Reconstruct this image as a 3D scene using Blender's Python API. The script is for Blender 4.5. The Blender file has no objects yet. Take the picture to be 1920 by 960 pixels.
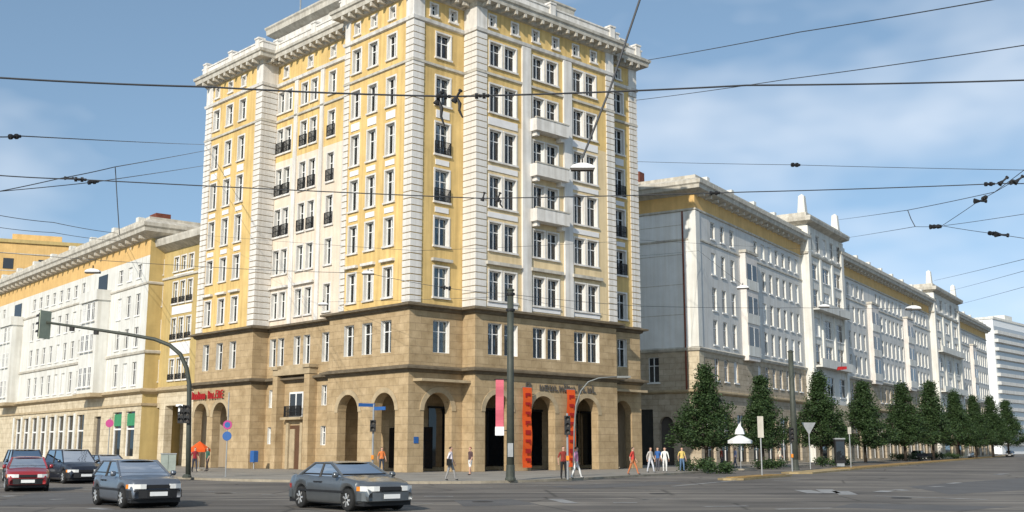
import bpy, bmesh, math, random
from mathutils import Vector, Matrix
R = math.radians
random.seed(7)
S = bpy.context.scene
COL = S.collection

# ---------------------------------------------------------------- camera
FOC, CX, CY, HY, CAMH = 2080.0, 960.0, 480.0, 842.0, 1.72
PITCH = math.atan((HY - CY) / FOC)
cd = bpy.data.cameras.new('camera'); cam = bpy.data.objects.new('camera', cd); COL.objects.link(cam)
cd.sensor_width = 36; cd.lens = FOC * 36 / 1920; cd.clip_start = 0.2; cd.clip_end = 6000
cam.location = (0, 0, CAMH); cam.rotation_euler = (R(90) + PITCH, 0, 0)
S.camera = cam

# ---------------------------------------------------------------- sky and sun
SUN_AZ, SUN_EL = 202.0, 29.0          # compass bearing of the sun clockwise from +Y, elevation
w = bpy.data.worlds.new('World'); S.world = w; w.use_nodes = True
nt = w.node_tree; nt.nodes.clear()
def N(t, **k):
    n = nt.nodes.new(t)
    for a, b in k.items(): setattr(n, a, b)
    return n
sky = N('ShaderNodeTexSky'); sky.sky_type = 'NISHITA'; sky.sun_disc = False
sky.sun_elevation = R(SUN_EL); sky.sun_rotation = R(SUN_AZ); sky.air_density = 1.0; sky.dust_density = 0.5; sky.ozone_density = 1.4
tc = N('ShaderNodeTexCoord'); mp = N('ShaderNodeMapping'); mp.inputs['Scale'].default_value = (1.5, 1.5, 3.4); mp.inputs['Location'].default_value = (5.7, 3.1, 2.2)
nz = N('ShaderNodeTexNoise'); nz.inputs['Scale'].default_value = 1.7; nz.inputs["Detail"].default_value = 4; nz.inputs['Roughness'].default_value = 0.58
cr = N('ShaderNodeValToRGB'); cr.color_ramp.elements[0].position = 0.47; cr.color_ramp.elements[1].position = 0.78
cr.color_ramp.elements[0].color = (0, 0, 0, 1); cr.color_ramp.elements[1].color = (.75, .75, .75, 1)
mx = N('ShaderNodeMix', data_type='RGBA'); mx.inputs[7].default_value = (5.4, 5.7, 6.1, 1)
bg = N('ShaderNodeBackground'); bg.inputs[1].default_value = 0.15; ow = N('ShaderNodeOutputWorld')
L_ = nt.links.new
va_ = N('ShaderNodeVectorMath', operation='ADD'); va_.inputs[1].default_value = (0, 0, .21); vn_ = N('ShaderNodeVectorMath', operation='NORMALIZE')
L_(tc.outputs['Generated'], va_.inputs[0]); L_(va_.outputs[0], vn_.inputs[0]); L_(vn_.outputs[0], sky.inputs['Vector'])
L_(tc.outputs['Generated'], mp.inputs[0]); L_(mp.outputs[0], nz.inputs['Vector']); L_(nz.outputs[0], cr.inputs[0])
hs_ = N('ShaderNodeHueSaturation'); hs_.inputs['Saturation'].default_value = 0.90; L_(sky.outputs[0], hs_.inputs['Color'])
L_(cr.outputs[0], mx.inputs[0]); tn_ = N('ShaderNodeMix', data_type='RGBA', blend_type='MULTIPLY'); tn_.inputs[0].default_value = 1; tn_.inputs[7].default_value = (.96, 1.05, 1.0, 1); L_(hs_.outputs[0], tn_.inputs[6]); L_(tn_.outputs[2], mx.inputs[6]); L_(mx.outputs[2], bg.inputs[0]); L_(bg.outputs[0], ow.inputs[0])
sd = bpy.data.lights.new('sun', 'SUN'); so = bpy.data.objects.new('sun', sd); COL.objects.link(so)
sd.energy = 3.7; sd.angle = R(0.53); sd.color = (1.0, 0.93, 0.82)
_sv = Vector((math.sin(R(SUN_AZ)) * math.cos(R(SUN_EL)), math.cos(R(SUN_AZ)) * math.cos(R(SUN_EL)), math.sin(R(SUN_EL))))
so.rotation_euler = _sv.to_track_quat('Z', 'Y').to_euler(); so.location = (-40, -60, 60)
vs = S.view_settings; vs.view_transform = 'Standard'; vs.look = 'None'; vs.exposure = 0.3; vs.gamma = 1.0; vs.use_curve_mapping = False

# ---------------------------------------------------------------- placing helpers
def dirv(a): return Vector((math.sin(R(a)), math.cos(R(a)), 0))
def ray(x, y):
    d0, d1, d2 = x - CX, FOC, CY - y; c, s = math.cos(PITCH), math.sin(PITCH)
    return Vector((d0, d1 * c - d2 * s, d1 * s + d2 * c))
def at(x, y, Y):                      # the point at distance Y ahead that a surveyed direction meets
    r = ray(x, y); return Vector((0, 0, CAMH)) + r * (Y / r.y)
def gnd(x, Y, z=0.0): return Vector(((x - CX) / math.hypot(FOC, HY - CY) * Y, Y, z))   # bearing and distance on the ground

# ---------------------------------------------------------------- materials
def mat(name, col, rough=0.85, var=0.12, scale=0.6, bump=0.0, bscale=20, metal=0.0, spec=0.3, col2=None, streak=0.0):
    m = bpy.data.materials.new(name); m.use_nodes = True; t = m.node_tree; b = t.nodes['Principled BSDF']
    b.inputs['Roughness'].default_value = rough; b.inputs['Metallic'].default_value = metal; b.inputs['Specular IOR Level'].default_value = spec
    tc = t.nodes.new('ShaderNodeTexCoord')
    def nn(ty): return t.nodes.new(ty)
    if var > 0:
        n = nn('ShaderNodeTexNoise'); n.inputs['Scale'].default_value = scale; n.inputs['Detail'].default_value = 6; n.inputs['Roughness'].default_value = 0.65
        t.links.new(tc.outputs['Object'], n.inputs['Vector'])
        r = nn('ShaderNodeValToRGB'); r.color_ramp.elements[0].position = 0.3; r.color_ramp.elements[1].position = 0.72
        c2 = col2 or tuple(c * (1 - 2.2 * var) for c in col)
        r.color_ramp.elements[0].color = (*c2, 1); r.color_ramp.elements[1].color = (*[min(1, c * (1 + var * .5)) for c in col], 1)
        t.links.new(n.outputs[0], r.inputs[0]); out = r.outputs[0]
        if streak > 0:            # rain streaks running down a rendered wall
            mp = nn('ShaderNodeMapping'); mp.inputs['Scale'].default_value = (1.7, 1.7, 0.09)
            n2 = nn('ShaderNodeTexNoise'); n2.inputs['Scale'].default_value = 1.6; n2.inputs['Detail'].default_value = 4
            t.links.new(tc.outputs['Object'], mp.inputs[0]); t.links.new(mp.outputs[0], n2.inputs['Vector'])
            r2 = nn('ShaderNodeValToRGB'); r2.color_ramp.elements[0].position = 0.35; r2.color_ramp.elements[1].position = 0.62
            k = 1 - streak; r2.color_ramp.elements[0].color = (k, k * .98, k * .95, 1); r2.color_ramp.elements[1].color = (1, 1, 1, 1)
            mm = nn('ShaderNodeMix'); mm.data_type = 'RGBA'; mm.blend_type = 'MULTIPLY'; mm.inputs[0].default_value = 1
            t.links.new(n2.outputs[0], r2.inputs[0]); t.links.new(out, mm.inputs[6]); t.links.new(r2.outputs[0], mm.inputs[7]); out = mm.outputs[2]
        t.links.new(out, b.inputs['Base Color'])
    else:
        b.inputs['Base Color'].default_value = (*col, 1)
    if bump > 0:
        n3 = nn('ShaderNodeTexNoise'); n3.inputs['Scale'].default_value = bscale; n3.inputs['Detail'].default_value = 4
        bp = nn('ShaderNodeBump'); bp.inputs['Strength'].default_value = bump; bp.inputs['Distance'].default_value = 0.02
        t.links.new(tc.outputs['Object'], n3.inputs['Vector']); t.links.new(n3.outputs[0], bp.inputs['Height']); t.links.new(bp.outputs[0], b.inputs['Normal'])
    return m
def stonemat(name, ca, cb, mortar, bw=1.1, bh=0.55):
    m = bpy.data.materials.new(name); m.use_nodes = True; t = m.node_tree; b = t.nodes['Principled BSDF']; b.inputs['Roughness'].default_value = 0.9; b.inputs['Specular IOR Level'].default_value = 0.2
    nn = t.nodes.new; lk = t.links.new
    tc = nn('ShaderNodeTexCoord'); sx = nn('ShaderNodeSeparateXYZ'); ad = nn('ShaderNodeMath'); cb_ = nn('ShaderNodeCombineXYZ')
    lk(tc.outputs['Object'], sx.inputs[0]); lk(sx.outputs[0], ad.inputs[0]); lk(sx.outputs[1], ad.inputs[1]); lk(ad.outputs[0], cb_.inputs[0]); lk(sx.outputs[2], cb_.inputs[1])
    br = nn('ShaderNodeTexBrick'); br.inputs['Scale'].default_value = 1; br.inputs['Brick Width'].default_value = bw; br.inputs['Row Height'].default_value = bh
    br.inputs['Mortar Size'].default_value = 0.018; br.inputs['Mortar Smooth'].default_value = 0.3; br.inputs['Color1'].default_value = (*ca, 1); br.inputs['Color2'].default_value = (*cb, 1); br.inputs['Mortar'].default_value = (*mortar, 1)
    lk(cb_.outputs[0], br.inputs['Vector'])
    n = nn('ShaderNodeTexNoise'); n.inputs['Scale'].default_value = 0.9; n.inputs['Detail'].default_value = 8; n.inputs['Roughness'].default_value = 0.7
    lk(tc.outputs['Object'], n.inputs['Vector'])
    r = nn('ShaderNodeValToRGB'); r.color_ramp.elements[0].position = 0.28; r.color_ramp.elements[1].position = 0.7
    r.color_ramp.elements[0].color = (.62, .56, .48, 1); r.color_ramp.elements[1].color = (1.08, 1.03, .98, 1)
    mm = nn('ShaderNodeMix'); mm.data_type = 'RGBA'; mm.blend_type = 'MULTIPLY'; mm.inputs[0].default_value = 1
    lk(n.outputs[0], r.inputs[0]); lk(br.outputs[0], mm.inputs[6]); lk(r.outputs[0], mm.inputs[7]); lk(mm.outputs[2], b.inputs['Base Color'])
    bp = nn('ShaderNodeBump'); bp.inputs['Strength'].default_value = 0.6; bp.inputs['Distance'].default_value = 0.03; bp.invert = True
    lk(br.outputs['Fac'], bp.inputs['Height']); lk(bp.outputs[0], b.inputs['Normal'])
    return m
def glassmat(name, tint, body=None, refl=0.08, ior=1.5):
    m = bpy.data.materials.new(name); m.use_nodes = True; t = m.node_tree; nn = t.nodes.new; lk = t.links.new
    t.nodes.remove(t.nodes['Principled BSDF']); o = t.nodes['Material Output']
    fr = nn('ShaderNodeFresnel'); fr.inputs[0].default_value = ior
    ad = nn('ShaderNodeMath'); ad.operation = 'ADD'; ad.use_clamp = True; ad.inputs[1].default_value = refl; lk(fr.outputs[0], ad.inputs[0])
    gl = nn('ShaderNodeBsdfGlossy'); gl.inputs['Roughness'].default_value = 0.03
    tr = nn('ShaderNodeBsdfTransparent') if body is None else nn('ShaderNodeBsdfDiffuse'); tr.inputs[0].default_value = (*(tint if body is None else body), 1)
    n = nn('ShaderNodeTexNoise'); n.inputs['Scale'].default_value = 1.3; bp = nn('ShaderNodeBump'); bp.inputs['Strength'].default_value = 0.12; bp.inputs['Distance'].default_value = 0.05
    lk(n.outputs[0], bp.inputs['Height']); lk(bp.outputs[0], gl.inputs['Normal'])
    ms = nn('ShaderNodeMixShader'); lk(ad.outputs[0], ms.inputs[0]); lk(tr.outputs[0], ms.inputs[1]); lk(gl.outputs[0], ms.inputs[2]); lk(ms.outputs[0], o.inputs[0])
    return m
def paint(name, col, metal=0.0, rough=0.35, coat=0.6):
    m = mat(name, col, rough, 0.05, 3.0, metal=metal, spec=0.5); b = m.node_tree.nodes['Principled BSDF']; b.inputs['Coat Weight'].default_value = coat; b.inputs['Coat Roughness'].default_value = 0.08
    return m
MT = dict(
    yellow=mat('ochre_render', (0.75, 0.53, 0.215), 0.9, 0.10, 0.5, streak=0.22),
    cream=mat('cream_render', (0.74, 0.63, 0.47), 0.9, 0.08, 0.5, streak=0.12),
    pink=mat('pale_apricot_render', (0.76, 0.65, 0.52), 0.9, 0.08, 0.5, streak=0.12),
    white=mat('white_stucco', (0.76, 0.73, 0.68), 0.88, 0.09, 0.8, streak=0.2),
    panel=mat('white_panel', (0.76, 0.74, 0.72), 0.85, 0.06, 1.0),
    stone=stonemat('sandstone', (0.50, 0.395, 0.25), (0.43, 0.335, 0.205), (0.36, 0.28, 0.18)),
    soot_shade=mat('soot_and_shade_stone', (0.17, 0.135, 0.09), 0.9, 0.2, 1.5, bump=0.3),  # weathered stone, darkened further to paint in the shadow lines of the belts
    paleyellow=mat('pale_ochre_render', (0.76, 0.60, 0.36), 0.9, 0.08, 0.5, streak=0.15),
    stonetrim=mat('sandstone_trim', (0.46, 0.36, 0.225), 0.9, 0.16, 1.2, bump=0.3),
    creamstone=stonemat('cream_stone', (0.66, 0.60, 0.47), (0.60, 0.54, 0.41), (0.45, 0.39, 0.29), 1.3, 0.6),
    rowstone=stonemat('grey_brown_stone', (0.52, 0.465, 0.375), (0.46, 0.405, 0.32), (0.28, 0.24, 0.19), 1.3, 0.6),
    grey=mat('pale_grey_render', (0.64, 0.635, 0.61), 0.9, 0.08, 0.4, streak=0.12),
    gable=mat('fill_lifted_gable_render', (0.80, 0.80, 0.78), 0.9, 0.06, 0.4, streak=0.08),  # same render as the row, paler so its colour stands in for fill light
    rowwhite=mat('off_white_render', (0.73, 0.72, 0.67), 0.9, 0.08, 0.4, streak=0.15),
    bay=mat('rose_render', (0.70, 0.66, 0.62), 0.9, 0.08, 0.6, streak=0.10),
    rowyellow=mat('warm_ochre_render', (0.72, 0.47, 0.19), 0.9, 0.09, 0.6, streak=0.10),
    linkyellow=mat('straw_render', (0.52, 0.39, 0.165), 0.9, 0.09, 0.6, streak=0.10),
    cornice=mat('cornice_plaster', (0.62, 0.58, 0.50), 0.9, 0.16, 0.9, streak=0.2),
    roof=mat('roof_sheet', (0.16, 0.15, 0.14), 0.8, 0.15, 0.5),
    frame=mat('white_window_paint', (0.78, 0.77, 0.74), 0.55, 0.04, 2.0),
    curtain=mat('net_curtain', (0.66, 0.66, 0.65), 0.95, 0.12, 3.0),
    slab=mat('dark_interior', (0.10, 0.09, 0.08), 0.9, 0.1, 0.5),
    glass=glassmat('window_glass', (0.62, 0.67, 0.68), None, 0.03),
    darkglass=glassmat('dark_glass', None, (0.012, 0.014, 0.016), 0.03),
    farglass=glassmat('far_window_glass', None, (0.03, 0.032, 0.034), 0.02),
    hrglass=glassmat('band_glass', None, (0.33, 0.335, 0.34), 0.04),
    carglass=glassmat('car_glass', (0.30, 0.37, 0.37), None, -0.045, 1.36),
    iron=mat('black_iron', (0.018, 0.018, 0.018), 0.6, 0.1, 4.0),
    steel=mat('dark_green_steel', (0.065, 0.072, 0.058), 0.55, 0.15, 2.0, metal=0.0),
    dullsteel=mat('dull_steel', (0.22, 0.23, 0.22), 0.6, 0.12, 2.0, metal=0.2),
    galv=mat('galvanised_steel', (0.36, 0.37, 0.37), 0.5, 0.12, 2.0, metal=0.4),
    wire=mat('wire', (0.05, 0.052, 0.056), 0.6, 0.0),
    asphalt=mat('asphalt', (0.205, 0.188, 0.168), 0.9, 0.12, 0.22, bump=0.4, bscale=30),
    paving=mat('paving', (0.30, 0.275, 0.235), 0.9, 0.12, 0.35, bump=0.2, bscale=8),
    kerb=mat('kerb_stone', (0.38, 0.33, 0.25), 0.9, 0.2, 1.0),
    drykerb=mat('sandy_kerb', (0.44, 0.33, 0.17), 0.95, 0.2, 1.0),
    drygrass=mat('dry_verge', (0.40, 0.25, 0.085), 1.0, 0.25, 1.2, bump=0.5, bscale=15),
    ground=mat('far_ground', (0.13, 0.125, 0.10), 1.0, 0.2, 0.05),
    marking=mat('worn_road_paint', (0.34, 0.335, 0.32), 0.8, 0.35, 1.6, col2=(0.17, 0.165, 0.16)),
    patch=mat('asphalt_patch', (0.13, 0.125, 0.12), 0.9, 0.12, 0.5, bump=0.4, bscale=30),
    bark=mat('bark', (0.055, 0.042, 0.03), 0.95, 0.25, 4.0, bump=0.6, bscale=12),
    orange=mat('orange_banner', (0.76, 0.10, 0.015), 0.75, 0.05, 1.0),
    orangetext=mat('banner_print', (0.34, 0.015, 0.012), 0.75, 0.0),
    rose=mat('rose_banner', (0.60, 0.13, 0.17), 0.75, 0.1, 1.0),
    redsign=mat('red_sign', (0.36, 0.012, 0.012), 0.5, 0.05, 2.0),
    blue=mat('blue_sign', (0.03, 0.11, 0.32), 0.45, 0.05, 2.0),
    magenta=mat('faded_red_sign', (0.45, 0.05, 0.20), 0.5, 0.05, 2.0),
    whiteplain=mat('white_enamel', (0.78, 0.78, 0.77), 0.5, 0.04, 2.0),
    black=mat('black_plastic', (0.02, 0.02, 0.021), 0.55, 0.1, 3.0),
    rubber=mat('rubber', (0.022, 0.022, 0.022), 0.85, 0.1, 3.0),
    rim=mat('alloy', (0.55, 0.55, 0.54), 0.35, 0.08, 3.0, metal=0.6),
    lens=mat('headlamp_lens', (0.75, 0.75, 0.72), 0.12, 0.05, 8.0, spec=0.6),
    amber=mat('amber_lens', (0.75, 0.25, 0.03), 0.2, 0.05, 6.0),
    redlens=mat('red_lens', (0.45, 0.015, 0.01), 0.2, 0.05, 6.0),
    plate=mat('plate', (0.74, 0.74, 0.72), 0.5, 0.03, 5.0),
    brick=mat('red_brick_chimney', (0.20, 0.065, 0.04), 0.9, 0.2, 3.0),
    green=mat('green_awning', (0.05, 0.26, 0.12), 0.7, 0.1, 2.0),
    skin=mat('skin', (0.52, 0.31, 0.22), 0.6, 0.05, 5.0),
    silver=paint('grey_green_metallic', (0.155, 0.165, 0.17), 0.6, 0.30),
    carblue=paint('grey_blue_paint', (0.15, 0.165, 0.19), 0.5, 0.32),
    carred=paint('red_paint', (0.28, 0.018, 0.022)),
    cardark=paint('dark_blue_paint', (0.016, 0.018, 0.027)),
    cargrey=paint('pale_metallic', (0.42, 0.44, 0.45), 0.4),
)
def road_mat():
    m = MT['asphalt']; t = m.node_tree; b = t.nodes['Principled BSDF']; nn = t.nodes.new; lk = t.links.new
    src = b.inputs['Base Color'].links[0].from_socket; tc = nn('ShaderNodeTexCoord')
    def layer(src, vec_scale, rot, scale, p0, p1, c0, c1, detail=5):
        mp = nn('ShaderNodeMapping'); mp.inputs['Scale'].default_value = vec_scale; mp.inputs['Rotation'].default_value = (0, 0, rot); n = nn('ShaderNodeTexNoise'); n.inputs['Scale'].default_value = scale; n.inputs['Detail'].default_value = detail
        r = nn('ShaderNodeValToRGB'); r.color_ramp.elements[0].position = p0; r.color_ramp.elements[1].position = p1; r.color_ramp.elements[0].color = (*c0, 1); r.color_ramp.elements[1].color = (*c1, 1)
        mm = nn('ShaderNodeMix'); mm.data_type = 'RGBA'; mm.blend_type = 'MULTIPLY'; mm.inputs[0].default_value = 1
        lk(tc.outputs['Object'], mp.inputs[0]); lk(mp.outputs[0], n.inputs['Vector']); lk(n.outputs[0], r.inputs[0]); lk(src, mm.inputs[6]); lk(r.outputs[0], mm.inputs[7]); return mm.outputs[2]
    src = layer(src, (.05, 1.1, 1), R(-12), 1.0, .36, .62, (.66, .66, .67), (1.12, 1.11, 1.08))      # tyre-worn lanes
    src = layer(src, (.09, .9, 1), R(48), 1.0, .38, .60, (.74, .73, .72), (1.08, 1.07, 1.05))
    src = layer(src, (1, 1, 1), 0, .13, .42, .56, (.78, .78, .79), (1.1, 1.09, 1.07), 3)
    vo = nn('ShaderNodeTexVoronoi'); vo.feature = 'DISTANCE_TO_EDGE'; vo.inputs['Scale'].default_value = .16
    nz_ = nn('ShaderNodeTexNoise'); nz_.inputs['Scale'].default_value = .6; va = nn('ShaderNodeVectorMath'); va.operation = 'ADD'; lk(tc.outputs['Object'], va.inputs[0]); lk(nz_.outputs['Color'], va.inputs[1]); lk(va.outputs[0], vo.inputs['Vector'])
    r = nn('ShaderNodeValToRGB'); r.color_ramp.elements[0].position = .0; r.color_ramp.elements[1].position = .016; r.color_ramp.elements[0].color = (.5, .5, .5, 1); r.color_ramp.elements[1].color = (1, 1, 1, 1)
    mm = nn('ShaderNodeMix'); mm.data_type = 'RGBA'; mm.blend_type = 'MULTIPLY'; mm.inputs[0].default_value = 1; lk(vo.outputs[0], r.inputs[0]); lk(src, mm.inputs[6]); lk(r.outputs[0], mm.inputs[7])
    lk(mm.outputs[2], b.inputs['Base Color'])
road_mat()
def cloth(name, c): return mat(name, c, 0.9, 0.08, 5.0)

# ---------------------------------------------------------------- mesh builder
class MB:
    def __init__(s): s.v = []; s.f = []; s.m = []
    def add(s, vs, fs, mi=0):
        o = len(s.v); s.v += [tuple(v) for v in vs]; s.f += [tuple(i + o for i in f) for f in fs]; s.m += [mi] * len(fs); return s
    def box(s, x0, x1, y0, y1, z0, z1, mi=0):
        return s.add([(x0,y0,z0),(x1,y0,z0),(x1,y1,z0),(x0,y1,z0),(x0,y0,z1),(x1,y0,z1),(x1,y1,z1),(x0,y1,z1)],
                     [(0,3,2,1),(4,5,6,7),(0,1,5,4),(1,2,6,5),(2,3,7,6),(3,0,4,7)], mi)
    def bar(s, a, b, r0, r1=None, n=6, mi=0, cap=True):
        a, b = Vector(a), Vector(b); r1 = r0 if r1 is None else r1; d = (b - a)
        if d.length < 1e-6: return s
        d.normalize(); u = d.orthogonal().normalized(); v = d.cross(u)
        vs = []
        for p, r in ((a, r0), (b, r1)):
            for i in range(n):
                t = 2 * math.pi * i / n; vs.append(p + u * (r * math.cos(t)) + v * (r * math.sin(t)))
        fs = [(i, (i + 1) % n, n + (i + 1) % n, n + i) for i in range(n)]
        if cap: fs += [tuple(range(n - 1, -1, -1)), tuple(range(n, 2 * n))]
        return s.add(vs, fs, mi)
    def path(s, pts, rs, n=6, mi=0):
        pts = [Vector(p) for p in pts]; rs = rs if isinstance(rs, (list, tuple)) else [rs] * len(pts); vs = []; fs = []
        pu = None
        for k, p in enumerate(pts):
            d = (pts[min(k + 1, len(pts) - 1)] - pts[max(k - 1, 0)]).normalized()
            u = (pu - d * pu.dot(d)).normalized() if pu is not None and (pu - d * pu.dot(d)).length > 1e-4 else d.orthogonal().normalized()
            pu = u; v = d.cross(u)
            for i in range(n):
                t = 2 * math.pi * i / n; vs.append(p + (u * math.cos(t) + v * math.sin(t)) * rs[k])
            if k: fs += [((k-1)*n+i, (k-1)*n+(i+1) % n, k*n+(i+1) % n, k*n+i) for i in range(n)]
        fs += [tuple(range(n - 1, -1, -1)), tuple(range((len(pts)-1)*n, len(pts)*n))]
        return s.add(vs, fs, mi)
    def lathe(s, prof, n=20, axis='z', c=(0, 0, 0), mi=0):
        vs = []; fs = []
        for r, h in prof:
            for i in range(n):
                t = 2 * math.pi * i / n; a, b = r * math.cos(t), r * math.sin(t)
                vs.append((c[0]+a, c[1]+b, c[2]+h) if axis == 'z' else (c[0]+a, c[1]+h, c[2]+b))
        m = len(prof)
        for k in range(m - 1): fs += [(k*n+i, k*n+(i+1) % n, (k+1)*n+(i+1) % n, (k+1)*n+i) for i in range(n)]
        fs += [tuple(range(n - 1, -1, -1)), tuple(range((m-1)*n, m*n))]
        return s.add(vs, fs, mi)
    def prism(s, pts, y0, y1, mi=0):     # polygon in x,z extruded along y
        n = len(pts)
        return s.add([(x, y0, z) for x, z in pts] + [(x, y1, z) for x, z in pts],
                     [tuple(range(n)), tuple(range(2*n-1, n-1, -1))] + [(i, n+i, n+(i+1) % n, (i+1) % n) for i in range(n)], mi)
    def slab(s, pts, z0, z1, mi=0):      # polygon in x,y extruded along z
        n = len(pts)
        return s.add([(x, y, z0) for x, y in pts] + [(x, y, z1) for x, y in pts],
                     [tuple(range(n-1, -1, -1)), tuple(range(n, 2*n))] + [(i, (i+1) % n, n+(i+1) % n, n+i) for i in range(n)], mi)
    def mesh(s, name, mats, smooth=False):
        me = bpy.data.meshes.new(name); me.from_pydata(s.v, [], s.f)
        for m in (mats if isinstance(mats, (list, tuple)) else [mats]): me.materials.append(MT[m] if isinstance(m, str) else m)
        for p, i in zip(me.polygons, s.m): p.material_index = i
        if smooth:
            for p in me.polygons: p.use_smooth = True
        me.update(); return me
    def build(s, name, mats, parent=None, smooth=False): return obj(name, s.mesh(name, mats, smooth), parent)
def obj(name, me, parent=None, loc=(0, 0, 0), rz=0.0):
    o = bpy.data.objects.new(name, me); COL.objects.link(o); o.parent = parent; o.location = loc; o.rotation_euler = (0, 0, rz); return o
def tag(o, label=None, cat=None, group=None, kind=None):
    for k, v in (('label', label), ('category', cat), ('group', group), ('kind', kind)):
        if v: o[k] = v
    return o
def thing(name, label, cat, loc=(0, 0, 0), rz=0.0, group=None): return tag(obj(name, None, None, loc, rz), label, cat, group)
def ctree(o, parent=None):
    c = o.copy(); COL.objects.link(c); c.parent = parent
    for ch in list(o.children): ctree(ch, c)
    return c
def offset(poly, d):                     # outward offset of a counter-clockwise rectilinear outline
    out = []; n = len(poly)
    for i in range(n):
        p0, p1, p2 = Vector(poly[i-1]), Vector(poly[i]), Vector(poly[(i+1) % n])
        a, b = (p1 - p0).normalized(), (p2 - p1).normalized()
        na, nb = Vector((a.y, -a.x)), Vector((b.y, -b.x)); k = 1 + na.dot(nb)
        out.append(p1 + (na + nb) * (d / k))
    return out
def moulding(poly, prof, closed_top=False, mi=0, mb=None):
    mb = mb or MB(); n = len(poly); vs = []; fs = []
    for wd, z in prof: vs += [(p.x, p.y, z) for p in offset(poly, wd)]
    for k in range(len(prof) - 1): fs += [(k*n+i, k*n+(i+1) % n, (k+1)*n+(i+1) % n, (k+1)*n+i) for i in range(n)]
    if closed_top: fs.append(tuple(range((len(prof)-1)*n, len(prof)*n)))
    return mb.add(vs, fs, mi)

# ---------------------------------------------------------------- facades, windows
def TF(fr, u, v, w_): return (u, -w_, v) if fr == 'R' else (-w_, u, v)
def facade(parent, fr, u0, u1, v0, v1, w_, holes, m, depth=0.26, name='wall', rev=None):
    mb = MB(); us = sorted({u0, u1, *[h[0] for h in holes], *[h[1] for h in holes]}); vs_ = sorted({v0, v1, *[h[2] for h in holes], *[h[3] for h in holes]})
    us = [u for u in us if u0 <= u <= u1]; vs_ = [v for v in vs_ if v0 <= v <= v1]
    for i in range(len(us) - 1):
        for j in range(len(vs_) - 1):
            cu, cv = (us[i] + us[i+1]) / 2, (vs_[j] + vs_[j+1]) / 2
            if any(h[0] < cu < h[1] and h[2] < cv < h[3] for h in holes): continue
            mb.add([TF(fr, *p, w_) for p in ((us[i], vs_[j]), (us[i+1], vs_[j]), (us[i+1], vs_[j+1]), (us[i], vs_[j+1]))], [(0, 1, 2, 3)])
    for h in holes:
        a, b, c, d = h[:4]; arch = len(h) > 4 and h[4]; dp = h[5] if len(h) > 5 else depth
        if arch:
            r = (b - a) / 2; cu, cv = (a + b) / 2, d - r; K = 14
            arc = [(cu + r * math.cos(math.pi * k / K), cv + r * math.sin(math.pi * k / K)) for k in range(K + 1)]
            for side, corner in ((arc[:K//2+1], (b, d)), (arc[K//2:], (a, d))):
                for k in range(len(side) - 1):
                    mb.add([TF(fr, *p, w_) for p in (corner, side[k], side[k+1])], [(0, 1, 2)])
            ring = [(b, c)] + arc + [(a, c)]
        else: ring = [(b, c), (b, d), (a, d), (a, c)]
        pts = ring + [ring[0]] if not arch else ring
        for k in range(len(pts) - 1):
            mb.add([TF(fr, *pts[k], w_), TF(fr, *pts[k+1], w_), TF(fr, *pts[k+1], w_ - dp), TF(fr, *pts[k], w_ - dp)], [(0, 1, 2, 3)], 1 if rev and not arch else 0)
    return mb.build(name, [m, rev or m], parent)
_cache = {}
def cached(key, fn):
    if key not in _cache: _cache[key] = fn()
    return _cache[key]
def win_meshes(wd, ht):
    def mk():
        b = MB(); t = 0.06; h = wd / 2; tr = ht * 0.66          # outer frame, mullion, transom
        b.box(-h, -h+t, -.04, .04, 0, ht); b.box(h-t, h, -.04, .04, 0, ht); b.box(-h+t, h-t, -.04, .04, 0, t); b.box(-h+t, h-t, -.04, .04, ht-t, ht)
        b.box(-.04, .04, -.05, .03, t, ht - t); b.box(-h+t, -.04, -.035, .03, tr-.03, tr+.03); b.box(.04, h-t, -.035, .03, tr-.03, tr+.03)
        fm = b.mesh('window', 'frame')
        g = MB().box(0, h - t - .04, -.006, .006, 0, ht - 2*t).mesh('pane', 'glass')
        s = MB(); q = 0.13; p = -0.055
        s.box(-h-q, -h, p, .0, -.0, ht); s.box(h, h+q, p, .0, -.0, ht); s.box(-h-q, h+q, p-.01, .0, ht, ht+q); s.box(-h-q-.05, h+q+.05, p-.09, .0, -.14, 0)
        sm = s.mesh('surround', 'white'); sm2 = s.mesh('surround', 'stonetrim')
        cs = []
        for kind in range(3):
            c = MB(); n = 12; hw = h - t; z0 = t if kind != 1 else ht * .5
            xs = [(-hw + 2*hw*i/n) if kind != 2 else (-hw + hw*.8*i/n) for i in range(n + 1)]
            vs = []
            for i, x in enumerate(xs): yy = .03 * math.sin(i * 2.1); vs += [(x, yy, z0), (x, yy, ht - t)]
            c.add(vs, [(2*i, 2*i+2, 2*i+3, 2*i+1) for i in range(n)])
            cs.append(c.mesh('curtain', 'curtain'))
        return fm, g, sm, sm2, cs
    return cached(('win', round(wd, 2), round(ht, 2)), mk)
def window(parent, fr, uc, wd, v0, v1, w_, surround='white', recess=0.17, curtains=0.68):
    fm, g, sm, sm2, cs = win_meshes(wd, v1 - v0); rz = 0 if fr == 'R' else -math.pi / 2
    o = obj('window', fm, parent, TF(fr, uc, v0, w_ - recess), rz); h = wd / 2
    for x in (-h + .06, .04): obj('pane', g, o, (x, 0.018, .06), random.uniform(-.012, .012))
    if surround: obj('surround', sm if surround == 'white' else sm2, o, (0, -recess, 0))
    if random.random() < curtains: obj('curtain', random.choice(cs), o, (0, 0.07, 0))
    return o
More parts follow.
